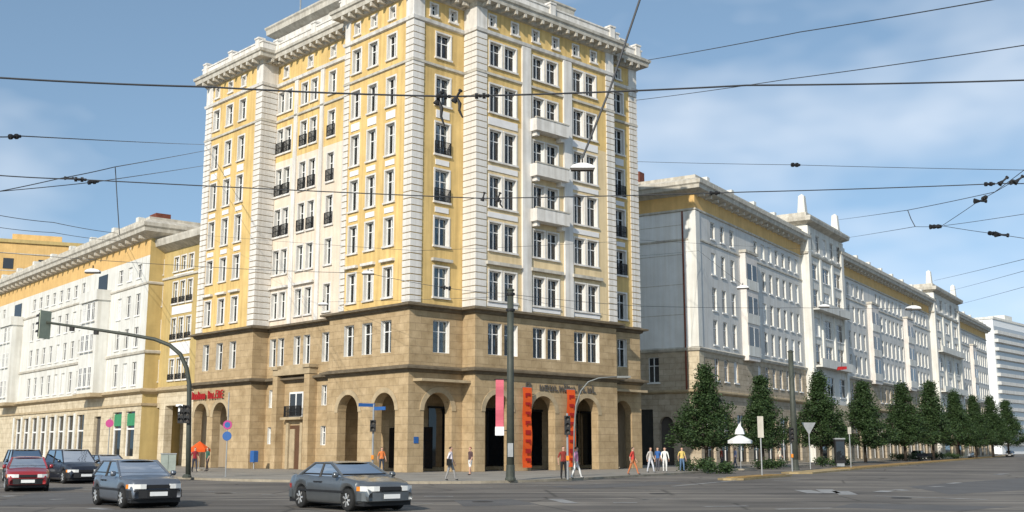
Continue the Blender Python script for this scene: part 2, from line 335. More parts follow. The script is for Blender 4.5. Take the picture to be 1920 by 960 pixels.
def far_window(parent, fr, uc, wd, v0, v1, w_, recess=0.16, pane=True):
    def mk():
        b = MB(); h = wd / 2; ht = v1 - v0; t = .07
        b.box(-h, -h+t, -.03, .03, 0, ht); b.box(h-t, h, -.03, .03, 0, ht); b.box(-h+t, h-t, -.03, .03, 0, t); b.box(-h+t, h-t, -.03, .03, ht-t, ht)
        b.box(-.045, .045, -.03, .03, t, ht-t); b.box(-h+t, -.045, -.025, .03, ht*.66-.03, ht*.66+.03); b.box(.045, h-t, -.025, .03, ht*.66-.03, ht*.66+.03)
        b.box(-h-.12, h+.12, -.26, -.165, -.14, 0)
        return b.mesh('window', 'frame'), MB().box(-h + t, h - t, -.01, .01, t, ht - t).mesh('pane', 'farglass'), MB().box(-h + t, h - t, -.01, .01, t, ht - t).mesh('pane', 'curtain')
    fm, g, g2 = cached(('far', round(wd, 2), round(v1 - v0, 2)), mk)
    o = obj('window', fm, parent, TF(fr, uc, v0, w_ - recess), 0 if fr == 'R' else -math.pi / 2)
    obj('pane', g if random.random() < .85 else g2, o, (0, .02, 0)); return o
def hole(uc, wd, v0, v1): return (uc - wd/2, uc + wd/2, v0, v1)
def grille(parent, fr, uc, wd, v0, w_, ht=0.95):
    def mk():
        b = MB(); h = wd / 2 + .08; n = max(6, int(wd / .085))
        for z in (.05, ht * .5, ht): b.box(-h, h, -.035, .0, z - .025, z + .02)
        for i in range(n + 1): x = -h + 2*h*i/n; b.box(x - .016, x + .016, -.03, -.004, .03, ht)
        b.box(-h, -h+.03, -.02, .14, .05, ht); b.box(h-.03, h, -.02, .14, .05, ht)
        return b.mesh('balcony_grille', 'iron')
    return obj('balcony_grille', cached(('gr', round(wd, 2), ht), mk), parent, TF(fr, uc, v0, w_ + .12), 0 if fr == 'R' else -math.pi / 2)
def ubox(parent, name, fr, u0, u1, v0, v1, w0, w1, m):
    a, b = TF(fr, u0, v0, w0), TF(fr, u1, v1, w1)
    return MB().box(min(a[0], b[0]), max(a[0], b[0]), min(a[1], b[1]), max(a[1], b[1]), v0, v1).build(name, m, parent)
def letters(parent, fr, u0, u1, v0, ht, w_, m, n, name='letter'):
    """raised letter-like strokes, too blurred in the photograph to be read"""
    rnd = random.Random(n * 31 + int(u0 * 10)); sp = (u1 - u0) / n
    for i in range(n):
        if rnd.random() < .12: continue
        b = MB(); s = .16 * ht; wd = sp * .72; k = rnd.randrange(4); h2 = ht * (1 if i == 0 or rnd.random() < .3 else .72)
        b.box(0, s, -.05, 0, 0, h2)
        if k in (0, 1): b.box(wd - s, wd, -.05, 0, 0, h2 * .9)
        if k in (0, 2): b.box(s, wd - (s if k == 0 else 0), -.05, 0, h2 * .45, h2 * .45 + s)
        if k in (1, 2, 3): b.box(s, wd - (s if k == 1 else 0), -.05, 0, 0, s)
        if k == 2: b.box(s, wd, -.05, 0, h2 - s, h2)
        o = b.build(name, m, parent); o.location = TF(fr, u0 + sp * i if fr == 'R' else u1 - sp * i, v0, w_ + .06); o.rotation_euler.z = 0 if fr == 'R' else -math.pi/2

# ---------------------------------------------------------------- the corner tower
AR = 46.4
OC = Vector((-7.27, 78.2, 0.12))
def local_rz(az): return R(90 - az)        # local x axis along compass bearing az
tower = thing('corner_tower', 'tall ochre and white corner building with sandstone arcade and rusticated corners', 'building', OC, local_rz(AR))
UX, UY = 25.3, 31.1
P0, P1, PW = 5.0, 20.6, 1.4                # projecting centre of the right-hand front
Q0, Q1, QD = 8.6, 21.2, 1.5                # recess of the left-hand front
QB = 9.9                                   # the stone base of the near bay is wider
ZB, ZT, ZS = 11.5, 11.9, 35.4
LV = [(12.5, 14.7), (16.3, 18.4), (19.6, 22.0), (23.2, 25.6), (27.0, 29.2), (30.7, 32.6)]
AT = (33.85, 34.75)
S1 = (8.45, 10.8)
def outline(q0): return [(0, 0), (P0, 0), (P0, -PW), (P1, -PW), (P1, 0), (UX, 0), (UX, UY), (0, UY), (0, Q1), (QD, Q1), (QD, q0), (0, q0)]
OUT, OUTB = outline(Q0), outline(QB)

def run(fr, u0, u1, w_, cols, wallm, levels=LV, attic=(), attic_m='yellow', z_split=None, m2=None, sm='white'):
    holes = []; wins = []
    for uc, wd in cols:
        for (a, b) in levels: holes.append(hole(uc, wd, a, b)); wins.append((uc, wd, a, b))
    for uc in attic: holes.append(hole(uc, .62, *AT)); wins.append((uc, .62, *AT))
    if z_split:
        facade(tower, fr, u0, u1, ZT, z_split, w_, [h for h in holes if h[3] < z_split], wallm, .36, rev='white')
        facade(tower, fr, u0, u1, z_split, ZS, w_, [h for h in holes if h[2] > z_split], m2, .36, rev='white')
    else: facade(tower, fr, u0, u1, ZT, ZS, w_, holes, wallm, .36, rev='white')
    for q in wins: window(tower, fr, q[0], q[1], q[2], q[3], w_, sm, .27)
pairs = [6.95, 8.5, 11.6, 13.15, 16.25, 17.8]
run('R', 0, P0, 0, [(2.85, 1.35)], 'yellow', attic=(1.9, 3.8))
run('R', P0, P1, PW, [(u, 1.2) for u in pairs], 'paleyellow', attic=(6.6, 9.0, 11.3, 13.6, 16.0, 18.2), z_split=26.3, m2='yellow')
run('R', P1, UX, 0, [(22.95, 1.2)], 'yellow', attic=(22.95,))
nearc, farc = [2.6, 4.95, 7.1], [24.5, 26.8, 29.2]
recc = [12.6, 15.3, 16.75, 19.2, 20.45]
run('L', 0, Q0, 0, [(u, 1.05) for u in nearc], 'yellow', attic=nearc)
run('L', Q0, Q1, -QD, [(u, .92) for u in recc], 'pink', attic=(12.6, 16.0, 19.8), z_split=26.3, m2='yellow')
run('L', Q1, UY, 0, [(u, 1.05) for u in farc], 'yellow', attic=farc)
# blind returns and back walls
def upright(mb, x0, y0, x1, y1, z0, z1, mi=0): mb.add([(x0, y0, z0), (x1, y1, z0), (x1, y1, z1), (x0, y0, z1)], [(0, 1, 2, 3)], mi)
for (x0, y0, x1, y1) in ((P0, 0, P0, -PW), (P1, 0, P1, -PW), (0, Q1, QD, Q1), (0, Q0, QD, Q0)):
    ret = MB(); upright(ret, x0, y0, x1, y1, ZT, ZS); ret.build('return_wall', 'cream', tower)
bk = MB()
for (x0, y0, x1, y1) in ((UX, 0, UX, UY), (UX, UY, 0, UY)): upright(bk, x0, y0, x1, y1, 0, 36.2)
bk.build('rear_wall', 'cream', tower)
for a, b in [S1] + LV + [(33.8, 34)]:
    MB().box(2.6, UX - .3, .7, UY - .3, a - 1.1, a - .8).build('floor_slab', 'slab', tower)
MB().box(9, 9.2, 9, UY - .3, 12, 35).box(9.2, UX - .3, 9, 9.2, 12, 35).build('corridor_wall', 'slab', tower)
# spandrel panels, grilles, hood mouldings, balconies
for k in (1, 2, 3):
    z0, z1 = LV[k][1] + .38, LV[k+1][0] - .42
    for u in nearc + farc: ubox(tower, 'spandrel_panel', 'L', u - .55, u + .55, z0, z1, 0, .06, 'panel')
    for u in (7.72, 17.02): ubox(tower, 'spandrel_panel', 'R', u - 1.55, u + 1.55, z0, z1, PW, PW + .06, 'panel')
    ubox(tower, 'spandrel_panel', 'R', 2.2, 3.5, z0, z1, 0, .05, 'panel'); ubox(tower, 'spandrel_panel', 'R', 22.4, 23.5, z0, z1, 0, .05, 'panel')
for u in (7.72, 12.38, 17.02):
    ubox(tower, 'window_hood', 'R', u - 1.75, u + 1.75, 15.15, 15.4, PW, PW + .3, 'cornice')
    ubox(tower, 'spandrel_panel', 'R', u - 1.55, u + 1.55, 12.02, 12.33, PW, PW + .05, 'panel')
ubox(tower, 'window_hood', 'R', 1.9, 3.8, 15.1, 15.32, 0, .28, 'cornice')
for u in nearc + farc: ubox(tower, 'window_hood', 'L', u - .8, u + .8, 15.1, 15.3, 0, .28, 'white')
for a, b in ((14.5, 17.5), (18.4, 21.15)): ubox(tower, 'window_hood', 'L', a, b, 15.05, 15.25, -QD, -QD + .26, 'white')
for k in (2, 3, 4):
    for u in recc: grille(tower, 'L', u, .92, LV[k][0] + .02, -QD)
for k in (2, 3): grille(tower, 'R', 2.85, 1.35, LV[k][0] + .02, 0)
for k in (1, 2, 3): grille(tower, 'R', 22.95, 1.2, LV[k][0] + .02, 0)
for z in (26.35, 22.7, 19.1):
    b = obj('balcony', None, tower)
    ubox(b, 'balcony_floor', 'R', 10.55, 14.2, z - .1, z + .12, PW + .003, PW + .9, 'white')
    ubox(b, 'balcony_bracket', 'R', 10.8, 11.15, z - .45, z - .1, PW + .003, PW + .6, 'white'); ubox(b, 'balcony_bracket', 'R', 13.6, 13.95, z - .45, z - .1, PW + .003, PW + .6, 'white')
    ubox(b, 'parapet', 'R', 10.55, 14.2, z + .12, z + .9, PW + .76, PW + .88, 'white')
    ubox(b, 'parapet', 'R', 10.55, 10.7, z + .12, z + .9, PW + .003, PW + .76, 'white'); ubox(b, 'parapet', 'R', 14.05, 14.2, z + .12, z + .9, PW + .003, PW + .76, 'white')
    ubox(b, 'handrail', 'R', 10.5, 14.25, z + .9, z + 1.0, PW + .72, PW + .93, 'cornice')
# pilasters between the window pairs
for u in (9.72, 14.42): ubox(tower, 'pilaster', 'R', u, u + .95, ZT, 33.1, PW, PW + .16, 'white')
for u in (13.75, 17.72): ubox(tower, 'pilaster', 'L', u, u + .5, ZT, 33.1, -QD, -QD + .14, 'white')
# rusticated corner strips: every block a piece
NQ = 42; QH = (33.1 - ZT) / NQ
def quoins(shape):
    g = .075; mb = MB(); n = len(shape); mb.slab(shape, g / 2, QH - g / 2); me = mb.mesh('quoin_block', 'white')
    for i in range(NQ): obj('quoin_block', me, tower, (0, 0, ZT + .02 + i * QH))
p = .09
def quoins_(shape): quoins(shape); MB().slab(shape, 33.46, 35.12).build('corner_pier', 'white', tower)
quoins_([(-p, -p), (.95, -p), (.95, .02), (.02, .02), (.02, .85), (-p, .85)])
quoins_([(P0 - p, -PW - p), (P0 + 1.0, -PW - p), (P0 + 1.0, -PW + .02), (P0 + .02, -PW + .02), (P0 + .02, -.02), (P0 - p, -.02)])
quoins_([(P1 - .9, -PW - p), (P1 + p, -PW - p), (P1 + p, -.02), (P1 - .02, -.02), (P1 - .02, -PW + .02), (P1 - .9, -PW + .02)])
quoins_([(UX - .95, -p), (UX + p, -p), (UX + p, .9), (UX - .02, .9), (UX - .02, .02), (UX - .95, .02)])
quoins_([(-p, Q0 - .6), (.02, Q0 - .6), (.02, Q0 - .02), (QD - .05, Q0 - .02), (QD - .05, Q0 + p), (-p, Q0 + p)])
quoins_([(-p, Q1 - p), (QD - .03, Q1 - p), (QD - .03, Q1 + .02), (.02, Q1 + .02), (.02, Q1 + 1.0), (-p, Q1 + 1.0)])
quoins_([(-p, UY - 1.1), (.02, UY - 1.1), (.02, UY - .02), (.6, UY - .02), (.6, UY + p), (-p, UY + p)])
# string courses and the main cornice with its brackets
moulding(OUTB, [(0, ZB - .12), (.16, ZB - .05), (.22, ZB + .1), (.55, ZB + .16), (.55, ZB + .3), (.1, ZT + .02), (-.1, ZT + .02), (-.5, ZT + .02)]).build('belt_course', 'soot_shade', tower)
MB().box(0, QD, Q0 + .2, QB, ZB - .1, ZB + .35).build('ledge', 'stonetrim', tower)
moulding(OUT, [(0, 29.85), (.14, 29.9), (.14, 30.08), (0, 30.14)]).build('string_course', 'cornice', tower)
moulding(OUT, [(0, 33.1), (.18, 33.16), (.24, 33.4), (.1, 33.46), (0, 33.5)]).build('string_course', 'white', tower)
moulding(OUTB, [(0, 6.95), (.12, 7.0), (.18, 7.15), (.50, 7.2), (.50, 7.34), (0, 7.5)]).build('string_course', 'soot_shade', tower)
moulding(OUT, [(0, 35.1), (.18, 35.15), (.25, 35.42), (.88, 35.5), (.92, 35.82), (1.04, 35.9), (1.08, 36.12), (.25, 36.45), (-.6, 36.5)]).build('cornice', 'cornice', tower)
moulding(OUT, [(.45, 36.40), (.45, 36.95), (.52, 36.95), (.52, 37.08), (.1, 37.08), (.1, 36.4)]).build('roof_parapet', 'white', tower)
MB().slab([tuple(p_) for p_ in offset(OUT, -.05)], 36.3, 36.42).build('roof', 'roof', tower)
nb = MB().box(-.11, .11, -.72, 0, -.3, 0).mesh('bracket', 'cornice'); npost = MB().box(-.3, .3, -.3, .3, 0, .95).box(-.36, .36, -.36, .36, .95, 1.1).mesh('parapet_post', 'white')
for i, (a, b) in enumerate(zip(OUT, OUT[1:] + OUT[:1])):
    a, b = Vector(a), Vector(b); d = b - a; ln = d.length
    if i in (5, 6): continue
    rz = math.atan2(d.y, d.x); k = max(1, round(ln / .95)); d.normalize(); nrm = Vector((d.y, -d.x))
    for j in range(k):
        q = a + d * (ln * (j + .5) / k); obj('bracket', nb, tower, (q.x + nrm.x * .16, q.y + nrm.y * .16, 35.47), rz)
    if ln > 4:
        for j in range(3): q = a + d * (ln * (j + .06) / 2.13) + nrm * .3; obj('parapet_post', npost, tower, (q.x, q.y, 36.35), rz)
# set-back attic storey
PO = [(4, 4), (20.3, 4), (20.3, 26), (4, 26)]
pm = MB(); moulding(PO, [(0, 36.3), (0, 39.9)], mb=pm); pm.build('attic_wall', 'white', tower)
moulding(PO, [(0, 39.7), (.2, 39.8), (.65, 40.1), (.7, 40.55), (.8, 40.7), (.8, 40.85), (-.2, 41.1)], closed_top=True).build('attic_cornice', 'cornice', tower)
m_ = MB(); m_.bar((6.3, 25.6, 41), (6.3, 25.6, 47.5), .09, .06)
for z, l in ((47.0, .9), (46.6, .7)): m_.bar((6.3 - l, 25.6, z), (6.3 + l, 25.6, z), .02)
m_.build('antenna', 'galv', tower)
# sandstone base ---------------------------------------------------
def arch(uc, wd, top=5.6, z0=-.02, dp=.75): return (uc - wd/2, uc + wd/2, z0, top, True, dp)
basec = dict(recess=.3)
def base_run(fr, u0, u1, w_, wins, archs, extra=()):
    hs = [hole(u, wd, *S1) for u, wd in wins] + [arch(u, wd) for u, wd in archs] + [hole(u, wd, a, b) for u, wd, a, b in extra]
    facade(tower, fr, u0, u1, -.02, ZB + .05, w_, hs, 'stone', depth=.42, rev='white')
    for u, wd in wins: window(tower, fr, u, wd, *S1, w_, None, .34)
    for u, wd, a, b in extra: window(tower, fr, u, wd, a, b, w_, None, .26, .3)
base_run('R', 0, P0, 0, [(2.95, 1.55)], [(2.72, 2.6)])
base_run('R', P0, P1, PW, [(u, 1.38) for u in (6.95, 8.6, 11.6, 13.2, 16.2, 17.8)], [(7.3, 2.6), (12.0, 2.6), (16.95, 2.6)])
base_run('R', P1, UX, 0, [(22.95, 1.2)], [(22.9, 2.3)])
base_run('L', 0, QB, 0, [(2.7, 1.25), (5.0, 1.25), (7.3, 1.25)], [(2.75, 2.55), (7.2, 2.6)])
base_run('L', QB, Q1, -QD, [(u, .98) for u in recc], [], [(12.6, .7, 5.0, 6.6), (12.6, .7, 1.9, 3.4), (20.1, 1.3, 5.0, 6.5), (20.2, 1.2, 2.0, 3.4)])
base_run('L', Q1, UY, 0, [(u, 1.1) for u in farc], [(26.2, 2.5), (29.6, 2.3)])
for (x0, y0, x1, y1) in ((P0, 0, P0, -PW), (P1, 0, P1, -PW), (0, Q1, QD, Q1), (0, QB, QD, QB)):
    ret = MB(); upright(ret, x0, y0, x1, y1, -.02, ZB + .05); ret.build('return_wall', 'stone', tower)
# arcade passage behind the arches
for bx in ((3.6, UX - .3, 3.0, 3.3), (3.6, 3.9, 3.31, QB), (.3, 3.59, QB - .3, QB - .05), (3.6, 3.9, Q1, UY - .2)): MB().box(*bx, 0, 6.3).build('arcade_wall', 'stone', tower)
for bx in ((.4, UX - .3, -PW + .4, QB - .4), (.4, 6, Q1 + .2, UY - .2)): MB().box(*bx, 6.31, 6.5).build('arcade_ceiling', 'stonetrim', tower)
for u in (6.0, 10.2, 14.5, 18.8, 22.6):
    o = ubox(tower, 'shop_window', 'R', u - 1.7, u + 1.7, .3, 4.6, -2.99, -2.93, 'darkglass')
    ubox(o, 'frame', 'R', u - 1.8, u + 1.8, 4.6, 4.75, -2.99, -2.88, 'iron'); ubox(o, 'frame', 'R', u - .05, u + .05, .3, 4.6, -2.92, -2.88, 'iron')
for y in (6.1, 2.2): ubox(tower, 'shop_window', 'L', y - .6, y + .6, .2, 3.2, -3.59, -3.52, 'darkglass')
# archivolt rings proud of the wall
def archivolt(fr, uc, wd, w_, top=5.6):
    r0 = wd / 2; r1 = r0 + .38; cv = top - r0; K = 14; b = MB(); vs = []
    for k in range(K + 1):
        t = math.pi * k / K
        for r in (r0, r1):
            for ww in (w_, w_ + .05): vs.append(TF(fr, uc + r * math.cos(t), cv + r * math.sin(t), ww))
    fs = []
    for k in range(K):
        a = 4 * k; fs += [(a+1, a+3, a+7, a+5), (a, a+1, a+5, a+4), (a+3, a+2, a+6, a+7)]
    b.add(vs, fs).build('archivolt', 'stonetrim', tower)
for u, wd in ((7.3, 2.6), (12.0, 2.6), (16.95, 2.6)): archivolt('R', u, wd, PW)
archivolt('R', 2.72, 2.6, 0); archivolt('L', 2.75, 2.55, 0); archivolt('L', 7.2, 2.6, 0); archivolt('L', 26.2, 2.5, 0); archivolt('L', 29.6, 2.3, 0)
# house entrance in the recess
po = obj('porch', None, tower)
for a, b in ((13.6, 14.35), (18.35, 19.05)):
    ubox(po, 'pilaster', 'L', a, b, 0, 7.5, -QD + .003, -QD + .75, 'stone'); ubox(po, 'capital', 'L', a - .12, b + .12, 8.05, 8.3, -QD + .003, -QD + .9, 'stonetrim')
ubox(po, 'entablature', 'L', 13.6, 19.05, 7.55, 8.05, -QD + .003, -QD + .78, 'stonetrim')
ubox(po, 'parapet', 'L', 14.5, 18.2, 8.05, 8.35, -QD + .003, -QD + .55, 'stonetrim')
b_ = obj('balcony', None, tower)
ubox(b_, 'balcony_floor', 'L', 15.0, 18.0, 3.95, 4.15, -QD + .003, -QD + .6, 'stonetrim'); grille(b_, 'L', 16.5, 2.2, 4.15, -QD + .3, .9)
ubox(tower, 'glazed_door', 'L', 15.5, 17.5, 4.15, 6.2, -QD + .004, -QD + .06, 'frame')
for u in (15.62, 16.6): ubox(tower, 'pane', 'L', u, u + .8, 4.3, 6.05, -QD + .062, -QD + .07, 'farglass')
dr = ubox(tower, 'door', 'L', 15.6, 17.3, 0, 3.5, -QD + .004, -QD + .05, mat('brown_door', (.12, .06, .03), .6, .1, 2))
ubox(dr, 'door_surround', 'L', 15.25, 15.6, 0, 3.7, -QD + .004, -QD + .22, 'stonetrim'); ubox(dr, 'door_surround', 'L', 17.3, 17.65, 0, 3.7, -QD + .004, -QD + .22, 'stonetrim')
ubox(dr, 'door_leaf', 'L', 16.5, 17.2, .05, 3.2, -QD + .052, -QD + .12, 'stonetrim')
# letters over the middle arches, and the red letters over the far arches
letters(tower, 'R', 9.75, 10.7, 6.02, .55, PW, 'slab', 3); letters(tower, 'R', 11.0, 18.0, 6.0, .62, PW, 'slab', 13)
for a, b in ((24.9, 28.1), (28.5, 31.0)): letters(tower, 'L', a, b, 5.95, .72, .12, 'redsign', 7)
pl = ubox(tower, 'wall_plaque', 'R', .55, .95, 2.0, 2.45, .005, .04, 'blue')

# ---------------------------------------------------------------- ground, road, pavements
tag(MB().add([(-2500, -300, -.02), (2500, -300, -.02), (2500, 4000, -.02), (-2500, 4000, -.02)], [(0, 1, 2, 3)]).build('ground', 'ground'), kind='structure')
tag(MB().add([(-140, -40, 0), (180, -40, 0), (420, 700, 0), (-160, 240, 0)], [(0, 1, 2, 3)]).build('road', 'asphalt'), kind='structure')
kp = [gnd(-900, 190), gnd(120, 98), gnd(300, 68.5), gnd(420, 61.5), gnd(600, 58.5), gnd(780, 56.5), gnd(930, 57.5), gnd(1060, 62), gnd(1180, 70), gnd(1330, 84), gnd(1500, 116), gnd(1700, 182), gnd(1850, 330), gnd(1900, 520)]
def smooth_line(p, it=3):
    for _ in range(it):
        q = [p[0]]
        for a, b in zip(p, p[1:]): q += [a * .75 + b * .25, a * .25 + b * .75]
        p = q + [p[-1]]
    return p
kl = smooth_line(kp); edge = [(v.x, v.y) for v in kl]; edge = edge[1:]
pav = edge + [(260, 620), (-220, 420), (-120, 190)]
pv = tag(MB().slab(pav, -.01, .12).build('pavement', 'paving'), kind='structure')
kb = MB()
for (x0, y0), (x1, y1) in zip(edge, edge[1:]):
    d = Vector((x1 - x0, y1 - y0)); nrm = Vector((d.y, -d.x)).normalized() * .09
    kb.add([(x0 + nrm.x, y0 + nrm.y, -.01), (x1 + nrm.x, y1 + nrm.y, -.01), (x1 + nrm.x, y1 + nrm.y, .13), (x0 + nrm.x, y0 + nrm.y, .13), (x0 - nrm.x, y0 - nrm.y, .13), (x1 - nrm.x, y1 - nrm.y, .13)], [(0, 1, 2, 3), (3, 2, 5, 4)])
kb.build('kerb', 'kerb', pv)
# long narrow island on the right with dried grass
def island(name, a, b, wd, label_m='drygrass'):
    a, b = Vector(a), Vector(b); d = (b - a).normalized(); n = Vector((-d.y, d.x, 0)) * wd / 2
    pts = [a + n, a - d * wd * .4 + n * .3, a - d * wd * .4 - n * .3, a - n, b - n, b + n]
    o = tag(MB().slab([(p_.x, p_.y) for p_ in pts], -.01, .11).build(name, 'drykerb'), kind='structure')
    c = (a + b) / 2; MB().slab([(c.x + (p_.x - c.x) * (1 - .3 / max(wd, 1)) , c.y + (p_.y - c.y) * (1 - .3 / max(wd, 1))) for p_ in pts], .111, .15).build('verge', label_m, o)
    return o
island('traffic_island', gnd(1368, 63.5), gnd(1462, 73), 1.5); island('median', gnd(1492, 80), gnd(1895, 300), 2.2)
def strip(pts, name, m, z, parent=None):
    return tag(MB().add([(x, y, z) for x, y in pts], [tuple(range(len(pts)))]).build(name, m, parent), kind=None if parent else 'structure')
road = bpy.data.objects['road']
def dash(a, b, wd):
    a, b = Vector(a), Vector(b); d = (b - a).normalized(); n = Vector((-d.y, d.x, 0)) * wd / 2
    strip([((a+n).x, (a+n).y), ((a-n).x, (a-n).y), ((b-n).x, (b-n).y), ((b+n).x, (b+n).y)], 'road_marking', 'marking', .008, road)
def gp(x, y): r = ray(x, y); p_ = Vector((0, 0, CAMH)) + r * (-CAMH / r.z); return p_
for (x0, y0, x1, y1, wd) in ((795, 931, 850, 931, .3), (1150, 943, 1195, 943, .35), (1320, 950, 1402, 949, .3), (1455, 955, 1560, 953, .3), (1505, 919, 1530, 925, .7), (1545, 918, 1560, 925, .7), (1575, 921, 1592, 928, .7),
        (1650, 923, 1665, 920, .6), (1680, 918, 1700, 920, .5), (1745, 913, 1768, 912, .4), (1780, 907, 1798, 905, .4), (1868, 890, 1888, 888, .5), (1040, 936, 1072, 944, .5), (8, 930, 24, 931, .5),
        (155, 919, 172, 919, .4), (170, 953, 205, 956, .4), (95, 937, 120, 936, .3), (1260, 912, 1380, 901, .28), (1640, 930, 1850, 937, .35), (1450, 901, 1500, 900, .4)):
    dash(gp(x0, y0), gp(x1, y1), wd)
for q in ([(1700, 912), (1920, 896), (1990, 915), (1780, 927)], [(1600, 944), (1900, 950), (1800, 958), (1560, 952)], [(1020, 912), (1250, 903), (1290, 907), (1090, 917)], [(60, 925), (260, 922), (200, 944), (-40, 950)], [(850, 938), (960, 936), (1010, 946), (870, 950)]):
    strip([(p_.x, p_.y) for p_ in (gp(*c) for c in q)], 'asphalt_patch', 'patch', .004, road)
for x, y in ((905, 941), (1235, 926), (420, 925), (1690, 934)):
    c_ = gp(x, y); strip([(c_.x + .36 * math.cos(k * math.pi / 9), c_.y + .36 * math.sin(k * math.pi / 9)) for k in range(18)], 'manhole_cover', 'iron', .009, road)
for k in range(9):
    a_ = gp(870, 917).lerp(gp(1560, 889), k / 9); b_ = gp(870, 917).lerp(gp(1560, 889), (k + .45) / 9); dash(a_, b_, .14)
for k in range(7):
    a_ = gp(380, 921).lerp(gp(860, 948), k / 7); b_ = gp(380, 921).lerp(gp(860, 948), (k + .45) / 7); dash(a_, b_, .14)
for a, b in (((-200, 938), (900, 928)), ((-200, 942), (900, 931)), ((700, 921), (2000, 905)), ((700, 919), (2000, 903.5))):     # tram rails set in the road
    p_, q_ = gp(*a), gp(*b); dd = (q_ - p_).normalized(); nn_ = Vector((-dd.y, dd.x, 0)) * .045
    strip([((p_+nn_).x, (p_+nn_).y), ((p_-nn_).x, (p_-nn_).y), ((q_-nn_).x, (q_-nn_).y), ((q_+nn_).x, (q_+nn_).y)], 'tram_rail', 'patch', .006, road)

